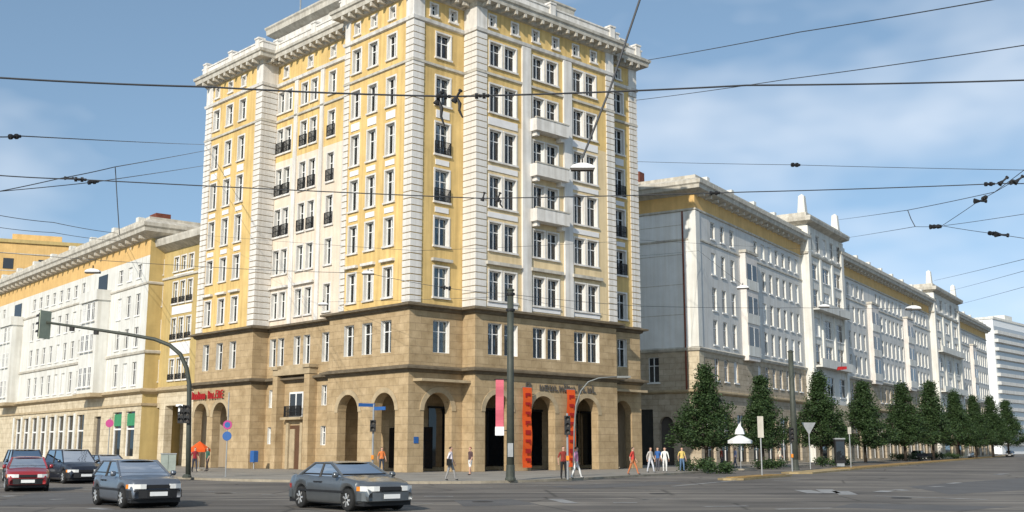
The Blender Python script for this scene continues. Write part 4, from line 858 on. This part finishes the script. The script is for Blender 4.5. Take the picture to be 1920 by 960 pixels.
    for cx in (K['fa'], K['ra']):
        for sy in (-1, 1):
            wl = obj('wheel', ty, root, (cx, sy * (W/2 - .11), r), 0 if sy < 0 else math.pi); obj('rim', rm, wl)
        MB().bar((cx, -W/2 + .16, r), (cx, W/2 - .16, r), r * .9, r * .9, 16).build('wheel_well', 'black', root)
def car(name, label, kind, m, p_, head, group='cars at the crossing'):
    root = thing(name, label, 'car', p_, math.atan2(head[1], head[0]), group); car_parts(root, kind, m); return root
car('sedan', 'grey green sedan turning in front of the corner tower, nearest car', 'sedan', 'silver', gnd(655, 33.3, .006), (.63, -.77))
car('hatchback', 'boxy grey blue hatchback with black bumpers, left of the sedan', 'hatch', 'carblue', gnd(259, 34.9, .006), (.60, -.80))
car('hatchback', 'red hatchback cut by the left edge of the picture', 'compact', 'carred', gnd(54, 48.0, .006), (.42, -.91))
car('van', 'dark people carrier between the red and the grey hatchback', 'van', 'cardark', gnd(138, 58.5, .006), (.62, -.78))
car('sedan', 'dark blue car half hidden behind the red hatchback', 'van', 'cardark', gnd(48, 60.5, .006), (.50, -.86))
car('sedan', 'dark car half hidden behind the grey blue hatchback', 'compact', 'cardark', gnd(205, 66, .006), (.62, -.78))
car('sedan', 'pale car with dark windows parked on the right beneath the far trees', 'sedan', 'cargrey', gnd(1815, 228, .006), (-.5, -.86), 'cars parked along the right-hand street')
car('hatchback', 'small dark car parked at the right edge of the picture', 'compact', 'cardark', gnd(1893, 250, .006), (-.45, -.89), 'cars parked along the right-hand street')
car('hatchback', 'dark car parked beneath the seventh street tree', 'compact', 'cardark', gnd(1722, 176, .12), (.52, .85), 'cars parked along the right-hand street')

# ---------------------------------------------------------------- poles, signals, signs
def pole(name, label, p_, h, r0, r1, m='steel', cat='pole', extra=None):
    t = thing(name, label, cat, p_); MB().path([(0, 0, 0), (0, 0, h * .5), (0, 0, h)], [r0, (r0 + r1) / 2, r1], 12).build('shaft', m, t, True)
    MB().lathe([(r0 * 1.35, 0), (r0 * 1.35, .1), (r0 * 1.12, .18), (r0 * 1.05, .8)], 12).build('foot', m, t); MB().lathe([(r1 * 1.25, h), (r1 * 1.25, h + .06), (.01, h + .18)], 12).build('cap', m, t)
    return t
pp = gnd(957, 58.5, .12); ph = at(957, 545, 58.5).z - .12
pm_ = pole('catenary_pole', 'tall dark green tram wire pole standing before the arcade', pp, ph, .21, .17)
for z in (ph - .25, ph - 1.1): MB().lathe([(.24, z), (.24, z + .12)], 12).build('wire_clamp', 'iron', pm_)
MB().box(-.14, .14, -.3, -.2, 1.2, 1.9).build('switch_box', 'galv', pm_)
p2 = gnd(1490, 88, .11); h2 = at(1490, 660, 88).z - .11
pole('catenary_pole', 'thick dark pole on the right between second and third tree', p2, h2, .24, .2)
def signal_head(parent, loc, rz, n=3, back=False, r=.1, sc=1.0):
    hd = obj('signal_head', MB().box(-.16*sc, .16*sc, -.09*sc, .12*sc, 0, .34*n*sc).mesh('signal_head', 'black'), parent, loc, rz)
    for k in range(n):
        z = (.17 + .34 * k) * sc
        obj('lamp', MB().lathe([(r*sc, -.1*sc), (r*sc, -.105*sc), (.01, -.115*sc)], 14, 'y', (0, 0, z)).mesh('lamp', 'slab'), hd)
        MB().prism([(-.13*sc, z + .02), (-.1*sc, z + .11*sc), (0, z + .15*sc), (.1*sc, z + .11*sc), (.13*sc, z + .02), (.11*sc, z + .02), (.08*sc, z + .09*sc), (0, z + .125*sc), (-.08*sc, z + .09*sc), (-.11*sc, z + .02)], -.28*sc, -.1*sc).build('visor', 'black', hd)
    if back: MB().box(-.38*sc, .38*sc, .02, .05, -.25*sc, (.34*n + .25)*sc).build('backing_board', 'iron', hd)
    return hd
# curved mast arm on the left
mp_ = gnd(353, 64, .12); Y = 64
ma = thing('signal_mast', 'curved traffic signal mast reaching left over the street', 'signal', mp_)
ap = [at(x, y, Y) - mp_ for x, y in ((353, 893), (354, 800), (355, 720), (350, 690), (338, 664), (318, 647), (290, 636), (240, 627), (160, 615), (84, 604))]; ap[0].z = 0
MB().path(ap, [.15, .14, .13, .125, .12, .115, .11, .1, .085, .07], 10).build('arm', 'steel', ma, True)
MB().lathe([(.26, 0), (.26, .1), (.18, .2)], 12).build('foot', 'steel', ma)
e = ap[-1]; hd = signal_head(ma, (e.x - .12, e.y, e.z - .85), R(-115), 3, False, .13, 1.35); hd.name = 'signal_head'
MB().box(-.4, .4, .17, .22, -.12, 1.5).build('backing_board', mat('pale_board', (.42, .45, .33), .6, .1, 2), hd)
for f in (.33, .62): q = ap[-1].lerp(ap[-3], f); MB().box(q.x - .12, q.x + .12, q.y - .1, q.y + .1, q.z - .28, q.z - .06).build('cable_clip', 'iron', ma)
for zz, dx in ((3.05, -.34), (3.05, .0)): signal_head(ma, (dx - .1, -.22, zz), 0, 3, False, .1, 1.0)
tm = obj('tram_sign', MB().box(-.05, .05, -.02, .0, -.3, .14).box(-.2, .2, -.02, .0, .14, .26).mesh('tram_sign', 'whiteplain'), ma, (-.52, -.36, 3.85))
# round signs on a thin post
sp = gnd(425, 66, .12); t = thing('sign_post', 'thin post with round magenta sign above a round blue sign', 'sign', sp)
MB().bar((0, 0, 0), (0, 0, 4.9), .04).build('post', 'galv', t)
for z, m in ((3.0, 'magenta'), (2.35, 'blue')): MB().lathe([(.26, -.06), (.27, -.05), (.27, -.045)], 22, 'y', (0, 0, z)).build('sign_disc', m, t)
MB().lathe([(.17, -.065), (.17, -.062)], 22, 'y', (0, 0, 3.0)).build('sign_centre', 'blue', t)
t = thing('sign_post', 'small round magenta sign at the white row, behind the hatchback', 'sign', gnd(203, 84, .12)); MB().bar((0, 0, 0), (0, 0, 3.9), .04).build('post', 'galv', t); MB().lathe([(.3, -.06), (.3, -.05)], 22, 'y', (0, 0, 3.5)).build('sign_disc', 'magenta', t)
def ped_signal(label, x, Y, h=3.0, n=3, plates=False, head_z=2.2):
    t = thing('traffic_signal', label, 'signal', gnd(x, Y, .12), 0, 'small traffic signals on the pavement'); MB().bar((0, 0, 0), (0, 0, h), .06, .055, 10).build('post', 'galv', t)
    signal_head(t, (0, -.17, head_z), 0, n); MB().box(-.07, .07, -.16, -.06, 1.0, 1.25).build('push_button', 'amber', t)
    if plates:
        for z, rz, s in ((4.05, R(35), -1), (3.85, R(-40), 1)): o = obj('street_name_plate', MB().box(-.08 if s > 0 else -1.0, 1.0 if s > 0 else .08, -.015, .015, 0, .2).mesh('street_name_plate', 'blue'), t, (0, 0, z), rz)
    return t
ped_signal('traffic signal with two blue street name plates before the left arches', 699, 66, 4.2, 2, True, 2.6)
ped_signal('traffic signal in front of the right-hand orange banner', 1064, 60.5, 3.5, 3, False, 2.35)
ped_signal('traffic signal with an amber box at the tall dark pole on the right', 1484, 82, 3.0, 3, False, 2.1)
# street lamp with curved arm before the right bay
lp_ = gnd(1075, 66, .12); t = thing('street_lamp', 'slender grey lamp post with curved arm before the right arches', 'street lamp', lp_)
q = [at(x, y, 66) - lp_ for x, y in ((1075, 892), (1077, 800), (1080, 760), (1089, 733), (1103, 716), (1122, 709), (1158, 706))]; q[0].z = 0; MB().path(q, [.055, .05, .045, .042, .04, .035, .03], 8).build('arm', 'dullsteel', t, True)
MB().lathe([(.02, -.32), (.11, -.2), (.13, .1), (.05, .33)], 10, 'z').mesh('x', 'galv'); e = q[-1]; MB().box(e.x - .05, e.x + .75, e.y - .14, e.y + .14, e.z - .08, e.z + .03).build('lantern', 'dullsteel', t)
# plates and signs on the island
def panel_sign(label, x, Y, z0, z1, wd, m='galv', ph=None, tri=False):
    t = thing('road_sign', label, 'sign', gnd(x, Y, .11), 0); MB().bar((0, 0, 0), (0, 0, ph or z1), .045).build('post', 'galv', t)
    if tri: MB().prism([(-wd/2, z1), (wd/2, z1), (0, z0)], -.07, -.05).build('sign_plate', m, t)
    else: MB().box(-wd/2, wd/2, -.08, -.05, z0, z1).build('sign_plate', m, t)
panel_sign('narrow pale upright panel sign on the traffic island', 1427, 69, 2.3, 3.6, .36, 'cornice'); panel_sign('grey triangular give way sign seen from behind on the island', 1518, 92, 2.75, 3.75, 1.15, 'galv', None, True)
panel_sign('thin pale post with small plate between third and fourth tree', 1594, 98, 2.9, 3.5, .3, 'cornice')
t = thing('advert_column', 'dark advertising pillar between the third and fourth tree', 'pillar', gnd(1574, 106, .12)); MB().box(-.45, .45, -.25, .25, .3, 2.5).build('case', 'black', t); MB().box(-.38, .38, -.275, -.252, .6, 2.3).build('poster_glass', 'darkglass', t); MB().box(-.5, .5, -.3, .3, 2.5, 2.62).build('hood', 'galv', t); MB().box(-.35, .35, -.2, .2, 0, .3).build('plinth', 'galv', t)
# banners
def banner(label, fr_xy, wd, z0, z1, m, az, lower=None, marks=0, post=True):
    t = thing('banner', label, 'banner', fr_xy, local_rz(az)); zb = fr_xy[2]
    b = MB(); n = 14; vs = []
    for i in range(n + 1):
        z = z0 + (z1 - z0) * i / n; y = .05 * math.sin(i * .9); vs += [(-wd/2, y - .004, z), (wd/2, y + .02, z), (-wd/2, y - .02, z), (wd/2, y + .004, z)]
    b.add(vs, [(4*i, 4*i+1, 4*i+5, 4*i+4) for i in range(n)] + [(4*i+2, 4*i+6, 4*i+7, 4*i+3) for i in range(n)]); b.build('cloth', m, t)
    for k in range(marks):
        z = z0 + (z1 - z0) * (k + .7) / (marks + .6); r_ = random.Random(k); 
        MB().box(-wd*.28, wd*.28, -.10, -.09, z, z + .2).box(-wd*.28 if r_.random() < .5 else wd*.12, -wd*.12 if r_.random() < .5 else wd*.28, -.10, -.09, z - .13, z).build('printed_letter', 'orangetext', t)
    if lower: MB().box(-wd/2 - .02, wd/2 + .02, -.075, .075, z0 - .45, z0).build('hem', lower, t)
    if post:
        MB().bar((-wd/2 - .05, .08, z1 + .02), (wd/2 + .05, .08, z1 + .02), .03).build('rod', 'galv', t)
        MB().bar((0, .08, z1), (0, .75, z1 + .05), .03).build('bracket', 'galv', t)
    return t
DR, NR_ = dirv(AR), Vector((math.cos(R(AR)), -math.sin(R(AR)), 0))
def on_front(u, out): v = OC + DR * u + NR_ * (PW + out); return Vector((v.x, v.y, .12))
banner('tall orange banner just right of the dark pole, left of the middle arch', on_front(9.85, .45), .95, .25, 6.15, 'orange', AR, None, 8)
banner('orange banner right of the middle arch, partly behind the traffic signal', on_front(14.6, .45), .95, .25, 6.15, 'orange', AR, None, 8)
zt_, zb_ = at(938, 712, 58.3).z - .12, at(938, 800, 58.3).z - .12
banner('rose coloured banner with a white hem hung on the left of the dark pole', pp + Vector((-.56, -.1, 0)), .42, zb_, zt_, 'rose', 90, 'whiteplain', 0, False)
for z in (zb_ - .2, zt_ + .03): MB().bar((-.85, -.02, z), (0, 0, z), .025).build('banner_arm', 'iron', pm_)

# street furniture
t = thing('letter_box', 'blue box on a stand beside the house door', 'box', OC + dirv(AR - 90) * 19.6 + Vector((-.72, -.69, 0)) * .4, local_rz(AR - 90))
MB().box(-.3, .3, -.2, .2, .55, 1.35).build('case', 'blue', t); MB().prism([(-.3, 1.35), (.3, 1.35), (.25, 1.47), (-.25, 1.47)], -.2, .2).build('lid', 'blue', t); MB().bar((0, 0, 0), (0, 0, .55), .06).build('post', 'galv', t); MB().box(-.2, .2, -.215, -.2, 1.1, 1.16).build('slot', 'black', t)
t = thing('switch_cabinet', 'grey green switch cabinet on the left pavement by the mast', 'cabinet', gnd(317, 78, .12), R(15)); MB().box(-.5, .5, -.2, .2, .1, 1.25).build('case', mat('cabinet_paint', (.30, .34, .30), .6, .1, 2), t); MB().box(-.54, .54, -.24, .24, 1.25, 1.32).build('lid', 'galv', t); MB().box(-.45, .45, -.18, .18, 0, .1).build('plinth', 'kerb', t); MB().box(-.01, .01, -.208, -.2, .15, 1.2).build('door_gap', 'black', t)
def parasol(label, p_, r, h, m, m2=None, lift=.6):
    t = thing('parasol', label, 'parasol', p_); MB().bar((0, 0, 0), (0, 0, h), .03).build('pole', 'galv', t); MB().lathe([(.3, 0), (.3, .08), (.05, .12)], 14).build('base', 'kerb', t)
    b = MB(); n = 8; vs = [(0, 0, h)] + [(r * math.cos(2*math.pi*k/n), r * math.sin(2*math.pi*k/n), h - lift) for k in range(n)] + [(r * math.cos(2*math.pi*k/n), r * math.sin(2*math.pi*k/n), h - lift - .22) for k in range(n)]
    b.add(vs, [(0, 1 + k, 1 + (k+1) % n) for k in range(n)] + [(1+k, 1+n+k, 1+n+(k+1) % n, 1+(k+1) % n) for k in range(n)]); b.build('canopy', m, t)
    for k in range(n): MB().bar((0, 0, h - .8), (r*.6 * math.cos(2*math.pi*k/n), r*.6 * math.sin(2*math.pi*k/n), h - lift*.6 - .05), .012, .012, 4).build('rib', 'galv', t)
    if m2: MB().lathe([(.4, h - .02), (.3, h + .35), (.16, h + .55), (.03, h + .8)], 8).build('vent_cap', m2, t)
parasol('white peaked parasol between the first and second tree', gnd(1388, 87, .12), .95, 2.75, 'whiteplain', 'whiteplain', .5)
parasol('orange parasol before the far left arches', gnd(374, 86, .12), .85, 2.2, 'orange')
parasol('rose parasol beneath the seventh street tree', gnd(1788, 215, .12), 1.9, 3.3, 'rose')
parasol('cream parasol beneath the last street tree', gnd(1880, 300, .12), 2.2, 3.6, 'rowwhite')
t = thing('bench', 'dark bench on the pavement beneath the fifth tree', 'bench', gnd(1735, 160, .12), R(20))
for z in (.44,): MB().box(-1.3, 1.3, -.25, .25, z, z + .06).build('seat', 'black', t)
MB().box(-1.3, 1.3, .22, .28, .55, 1.0).build('backrest', 'black', t)
for x in (-1.1, 1.1): MB().box(x - .05, x + .05, -.22, .22, 0, .44).build('leg', 'iron', t)

# ---------------------------------------------------------------- people
def person(label, p_, face, top, legs, hair=(.05, .03, .02), shoes=(.03, .03, .03), stride=.25, arms=(.1, -.15), h=1.72, sleeves=.55, bag=None, shorts=False):
    me = bpy.data.meshes.new('person'); sk = h / 1.75
    J = dict(pel=(0, 0, .95), sp=(0, .01, 1.15), ch=(.0, .0, 1.35), nk=(.01, 0, 1.5), hd0=(.03, 0, 1.57), hd=(.04, 0, 1.66), top=(.02, 0, 1.73))
    Rr = dict(pel=(.145, .11), sp=(.13, .1), ch=(.165, .115), nk=(.055, .055), hd0=(.075, .065), hd=(.095, .08), top=(.06, .055))
    Ed = [('pel', 'sp'), ('sp', 'ch'), ('ch', 'nk'), ('nk', 'hd0'), ('hd0', 'hd'), ('hd', 'top')]
    for s, sg in (('l', 1), ('r', -1)):
        st = stride * sg
        J['hp' + s] = (0, .1 * sg, .9); J['kn' + s] = (st * .55 + .03, .1 * sg, .49); J['an' + s] = (st, .1 * sg, .09); J['to' + s] = (st + .15, .11 * sg, .035)
        Rr['hp' + s] = (.1, .095); Rr['kn' + s] = (.066, .064); Rr['an' + s] = (.042, .042); Rr['to' + s] = (.04, .03)
        aw = arms[0 if sg > 0 else 1]
        J['sh' + s] = (0, .19 * sg, 1.42); J['el' + s] = (aw * .5 - .03, .25 * sg, 1.14); J['wr' + s] = (aw + .06, .26 * sg, .9); J['ha' + s] = (aw + .09, .26 * sg, .83)
        Rr['sh' + s] = (.062, .06); Rr['el' + s] = (.043, .043); Rr['wr' + s] = (.03, .028); Rr['ha' + s] = (.035, .02)
        Ed += [('pel', 'hp' + s), ('hp' + s, 'kn' + s), ('kn' + s, 'an' + s), ('an' + s, 'to' + s), ('ch', 'sh' + s), ('sh' + s, 'el' + s), ('el' + s, 'wr' + s), ('wr' + s, 'ha' + s)]
    nm = list(J); me.from_pydata([J[k] for k in nm], [(nm.index(a), nm.index(b)) for a, b in Ed], [])
    o = bpy.data.objects.new('person', me); COL.objects.link(o); mod = o.modifiers.new('s', 'SKIN'); ss = o.modifiers.new('u', 'SUBSURF'); ss.levels = 2; ss.render_levels = 2
    for i, k in enumerate(nm): me.skin_vertices[0].data[i].radius = Rr[k]
    me.skin_vertices[0].data[nm.index('pel')].use_root = True
    dg = bpy.context.evaluated_depsgraph_get(); bm_ = bpy.data.meshes.new_from_object(o.evaluated_get(dg)); bpy.data.objects.remove(o)
    fb = MB()                                   # fingers, ears and nose are added to the same body mesh
    for s, sg in (('l', 1), ('r', -1)):
        hx, hy, hz = J['ha' + s]
        for k, ln in enumerate((.07, .082, .078, .06)): x = hx - .028 + .02 * k; fb.path([(x, hy, hz - .015), (x + .004, hy - .006*sg, hz - .015 - ln * .55), (x + .002, hy - .022*sg, hz - .02 - ln)], [.0095, .0085, .006], 5)
        fb.path([(hx + .03, hy, hz + .02), (hx + .05, hy - .015*sg, hz - .015), (hx + .052, hy - .022*sg, hz - .045)], [.011, .01, .007], 5); fb.bar((.03, .078*sg, 1.635), (.03, .09*sg, 1.675), .016, .018, 6)
    fb.path([(.115, 0, 1.67), (.142, 0, 1.64), (.12, 0, 1.63)], [.01, .016, .012], 5)
    bm = bmesh.new(); bm.from_mesh(bm_); bm.from_mesh(fb.mesh('f', 'skin')); me2 = bpy.data.meshes.new('person'); bm.to_mesh(me2); bm.free()
    me2.materials.clear()
    for m in (MT['skin'], cloth('top_cloth', top), cloth('leg_cloth', legs), cloth('shoe', shoes)): me2.materials.append(m)
    for p in me2.polygons:
        c = p.center; p.use_smooth = True; arm = abs(c.y) > .185 and c.z > .7
        if c.z < .085: i = 3
        elif arm: i = 1 if c.z > 1.42 - .5 * sleeves else 0
        elif c.z < .96: i = 2 if (not shorts or c.z > .52) else 0
        elif c.z < 1.49: i = 1
        else: i = 0
        p.material_index = i
    o = obj('person', me2, None, p_, math.atan2(face[1], face[0])); o.scale = (sk, sk, sk); tag(o, label, 'person', 'people on the pavements')
    hr_ = MB(); vs = []; n = 12
    for i in range(6):
        t = math.pi * .56 * i / 5
        for j in range(n): a = 2*math.pi*j/n; fr = .6 if (math.cos(a) > .4 and i > 2) else 1; vs.append((.02 + .108*math.sin(t)*math.cos(a)*fr - .012, .092*math.sin(t)*math.sin(a), 1.655 + .105*math.cos(t)))
    hr_.add(vs, [(i*n+j, i*n+(j+1) % n, (i+1)*n+(j+1) % n, (i+1)*n+j) for i in range(5) for j in range(n)]); hr_.build('hair', cloth('hair', hair), o, True)
    if bag: b = MB().box(-.14, .12, -.36, -.24, .78, 1.12).build('shoulder_bag', cloth('bag', bag), o); MB().path([(-.05, -.3, 1.12), (0, -.2, 1.46), (.02, 0, 1.5)], .012, 5).build('strap', cloth('strap', bag), o)
    return o
person('person in white top and grey trousers with black shoulder bag, nearest the kerb', gnd(845, 58.2, .12), (1, -.15), (.75, .68, .70), (.28, .27, .26), bag=(.012, .012, .012))
person('person in dark top and white shorts before the arcade pier', gnd(882, 70, .12), (-.8, -.6), (.10, .06, .06), (.72, .70, .66), hair=(.16, .03, .02), shorts=True, stride=.12)
person('person in pink top and white trousers walking past the right orange banner', gnd(1080, 62, .12), (1, .1), (.66, .30, .46), (.76, .75, .72), hair=(.06, .03, .02), stride=.3)
person('person in dark red top and black trousers waiting by the traffic signal', gnd(1056, 61, .12), (.4, -.9), (.26, .04, .03), (.02, .02, .022), stride=.08, h=1.75)
person('person in red top and orange trousers walking right of the arcade', gnd(1186, 71.5, .12), (.9, -.4), (.52, .06, .045), (.50, .17, .07), stride=.32)
person('person in pale grey jacket and light trousers beside the dark arch', gnd(1219, 78, .12), (.7, -.7), (.50, .46, .42), (.55, .56, .60), stride=.22, sleeves=1)
person('person in blue top standing behind the one in white', gnd(1233, 84, .12), (-.5, -.8), (.04, .12, .34), (.08, .08, .1), stride=.05)
person('person all in white facing the street before the dark arch', gnd(1246, 79, .12), (0, -1), (.78, .77, .72), (.70, .69, .66), stride=.06, arms=(.2, .2), sleeves=.9)
person('person in yellow top and blue jeans left of the shrubs', gnd(1278, 82, .12), (.3, -.9), (.70, .52, .16), (.10, .17, .28), stride=.1)
person('person in red brown top under the nearest street tree', gnd(1352, 98, .12), (.9, .2), (.36, .07, .04), (.08, .08, .09), stride=.2)
person('person in pale blue top near the white parasol', gnd(1378, 97, .12), (-.9, -.2), (.34, .40, .62), (.12, .13, .18), stride=.2)
person('person in cream top before the second street tree', gnd(1462, 102, .12), (.8, -.5), (.66, .58, .44), (.30, .28, .25), stride=.2)
person('person in dark red top beside the far left arches', gnd(366, 80, .12), (.6, -.7), (.30, .03, .04), (.05, .05, .07), stride=.15)
person('person in dark green top beside the orange parasol', gnd(390, 82, .12), (-.6, -.7), (.04, .12, .09), (.06, .05, .05), stride=.15)
person('person in orange top inside the second left arch', gnd(716, 79, .12), (.5, -.8), (.66, .20, .06), (.04, .05, .07), stride=.1)

# ---------------------------------------------------------------- overhead wires, insulators, hanging lamps
_wn = 0
def wire(label, pts, r=.013, sag=0.0, name='overhead_wire', n=14, ins=(), group='tram and span wires over the crossing'):
    """pts: (x, y, distance) of the surveyed ends; a hanging wire between each pair, hardware where ins says"""
    P = [at(*q) for q in pts]; path = []
    for a, b in zip(P, P[1:]):
        for k in range(n): t = k / n; path.append(a.lerp(b, t) - Vector((0, 0, sag * 4 * t * (1 - t))))
    path.append(P[-1]); base = path[0].copy()
    root = thing(name, label, 'wire', base, 0, group)
    MB().path([p_ - base for p_ in path], r, 5).build('strand', 'wire', root)
    for f in ins:
        i = min(len(path) - 2, int(f * (len(path) - 1))); a = path[i] - base; d = (path[i+1] - path[i]).normalized()
        b = MB()
        kf = max(1.0, path[i].y / 34)
        for k in range(4): b.bar(a + d * (.085 * k * kf), a + d * ((.085 * k + .065) * kf), (.04 if k % 2 else .07) * kf, None, 8)
        b.build('insulator', 'black', root)
    return root
W_ = wire
W_('thick black wire crossing the sky in front of the upper storeys', [(-60, 142, 22), (390, 163, 23), (850, 181, 24), (1400, 160, 25), (1990, 148, 26)], .022, .03, ins=(.49, .52))
W_('thin wire high on the left ending at the tower', [(-40, 254, 26), (40, 255, 27), (384, 271, 101)], .016, .03, ins=(.38,))
W_('long wire in front of the fifth storey, sagging towards the middle', [(-40, 326, 30), (140, 336, 31), (905, 372, 33), (1400, 360, 34), (1880, 344, 35), (1990, 342, 36)], .017, .02, ins=(.2, .585, .79))
W_('rising contact wire on the left, upper of two', [(-40, 366, 38), (110, 335, 40), (215, 313, 44), (392, 281, 100)], .018, .02)
W_('rising contact wire on the left, lower of two', [(-40, 362, 40), (180, 341, 43), (392, 309, 100)], .017, .02, ins=(.47,))
W_('short dropper wire hanging down on the left', [(216, 313, 44), (220, 380, 44), (224, 440, 44)], .02, 0)
W_('wire from the eaves of the tower up to the right edge', [(1212, 113, 96), (1500, 60, 64), (1990, -24, 44)], .03, .05)
W_('second rising wire on the right below the eaves wire', [(1192, 188, 95.5), (1480, 148, 62), (1990, 74, 42)], .024, .05)
W_('thin level wire on the right above the grey row', [(1194, 303, 95.5), (1485, 309, 76), (1990, 320, 60)], .018, .03, ins=(.5,))
W_('thick twisted cable carrying the big hanging lamp', [(1206, -20, 40), (1143, 168, 40), (1092, 296, 40)], .045, 0)
W_('upper tram wire of the cluster at the right edge', [(1572, 412, 151), (1702, 394, 62), (1865, 360, 54), (1990, 265, 47)], .018, .02)
W_('lower tram wire of the cluster at the right edge', [(1580, 447, 152), (1715, 425, 62), (1770, 424, 60), (1870, 439, 56), (1990, 456, 53)], .016, .02, ins=(.42, .72))
W_('tram wire branching up from the right cluster insulator', [(1765, 424, 60), (1835, 377, 55), (1900, 340, 50), (1990, 290, 46)], .016, .01, ins=(.4, .66))
W_('tram wire branching right from the cluster insulator', [(1770, 423, 60), (1850, 412, 57), (1990, 390, 52)], .014, .01)
W_('short dropper between the two right cluster wires', [(1702, 394, 62), (1708, 410, 62), (1716, 425, 62)], .025, 0)
W_('faint wire low on the right, upper', [(1752, 526, 205), (1920, 486, 90), (1990, 470, 84)], .022, .04)
W_('faint wire low on the right, middle', [(1778, 546, 212), (1920, 508, 90), (1990, 488, 84)], .018, .04)
W_('faint wire low on the right, lower', [(1792, 572, 222), (1920, 538, 96), (1990, 520, 90)], .018, .04)
W_('upper of the parallel wires over the mustard building', [(-40, 396, 80), (100, 417, 84), (228, 438, 116)], .026, .1)
W_('lower of the parallel wires over the mustard building', [(-40, 420, 80), (100, 436, 84), (228, 452, 116)], .022, .1)
W_('span wire from the dark pole to the left across the tower', [(957, 550, 58.5), (845, 541, 58), (690, 512, 57), (380, 500, 56), (-40, 470, 54)], .013, .05, ins=(.25,))
W_('span wire from the dark pole to the right across the arcade', [(957, 552, 58.5), (1200, 574, 66), (1500, 577, 84), (1712, 578, 100)], .014, .05)
W_('faint wire across the lower ochre storeys of the tower', [(372, 440, 103), (780, 470, 58), (1200, 450, 70), (1580, 470, 152)], .010, .05)
W_('faint wire just above the sandstone storey', [(612, 566, 86), (957, 556, 58.5), (1194, 600, 95.5)], .010, .03)
W_('wire tied to the shaded gable of the grey row', [(1194, 480, 95.5), (1310, 470, 111), (1400, 540, 84)], .014, .03)
def hanging_lamp(label, x, y, Y, ln, m='galv', rz=0.0):
    c = at(x, y, Y); t = thing('hanging_lamp', label, 'street lamp', c, rz, 'lamps hung from span wires'); h = ln / 2
    MB().prism([(-h, 0), (h, 0), (h * .8, .12 * ln / 1.0), (h * .25, .2 * ln), (-h * .25, .2 * ln), (-h * .8, .12 * ln)], -.16 * ln, .16 * ln).build('housing', 'whiteplain', t)
    MB().box(-h * .92, h * .92, -.14 * ln, .14 * ln, -.09 * ln, -.002).build('reflector', 'slab', t); MB().bar((0, 0, .2 * ln), (0, 0, .42 * ln), .03).build('hanger', 'iron', t)
hanging_lamp('big white hanging lamp before the balcony bays of the tower', 1092, 316, 40, .92)
hanging_lamp('small hanging lamp before the frieze of the white row', 174, 510, 50, .72)
hanging_lamp('dark hanging lamp before the recessed bay of the tower', 606, 571, 56, .52)
hanging_lamp('dark hanging lamp before the near ochre bay of the tower', 690, 513, 57, .66)
hanging_lamp('dark hanging lamp before the first grey block', 1393, 540, 84, .95, rz=R(-20)); hanging_lamp('dark hanging lamp before the near obelisk tower', 1545, 575, 88, .9); hanging_lamp('hanging lamp before the middle grey block', 1712, 579, 100, 1.4)
t = thing('hanging_sign', 'small red signal hung before the middle grey block', 'signal', at(1578, 692, 95)); MB().prism([(-.42, -.1), (.42, -.02), (.42, .22), (-.3, .2)], -.1, .1).build('case', 'redsign', t); MB().bar((0, 0, .2), (.1, 0, 5.0), .02).build('hanger', 'wire', t)

def fitting(label, x, y, Y, size, tilt, drop=0.0):
    c = at(x, y, Y); t = thing('wire_fitting', label, 'insulator', c, 0, 'black fittings in the overhead wires'); k = size; d = Vector((math.cos(tilt), 0, math.sin(tilt)))
    MB().bar(-d * k * .5, d * k * .05, k * .30, k * .12, 8).build('bell', 'black', t); MB().bar(d * k * .05, d * k * .6, k * .09, k * .12, 8).build('rod', 'black', t)
    MB().bar(d * k * .6, d * k * .75, k * .2, k * .2, 8).build('disc', 'black', t)
    if drop: MB().path([(0, 0, 0), (k * .3, 0, -drop * .35), (k * .25, 0, -drop * .65), (k * .55, 0, -drop)], [k * .1, k * .17, k * .12, k * .07], 6).build('hanging_link', 'black', t)
for a in (('black bell fitting with a hanging link before the corner windows, left of a pair', 822, 186, 24, .26, R(65), .62), ('black bell fitting with a hanging link before the corner quoins, right of a pair', 856, 182, 24, .26, R(60), .48),
          ('small black fitting on the long wire, left of a pair', 906, 370, 33, .22, R(75)), ('small black fitting on the long wire, right of a pair', 934, 371, 33, .24, R(70), .3), ('black fitting at the right edge, left of a pair', 1880, 340, 35, .3, R(40)), ('black fitting at the right edge, right of a pair', 1909, 338, 35, .3, R(40)),
          ('black spool shaped fitting below the pair at the right edge', 1836, 377, 55, .5, R(0)), ('black fitting on the wire above the near obelisk tower', 1752, 425, 60, .5, R(2)), ('sagging black fitting low at the right edge', 1876, 440, 56, .55, R(-5)), ('black fitting at the junction of the left wires', 128, 334, 31, .2, R(0)), ('black fitting right of the junction of the left wires', 176, 340, 43, .26, R(0))): fitting(*a)
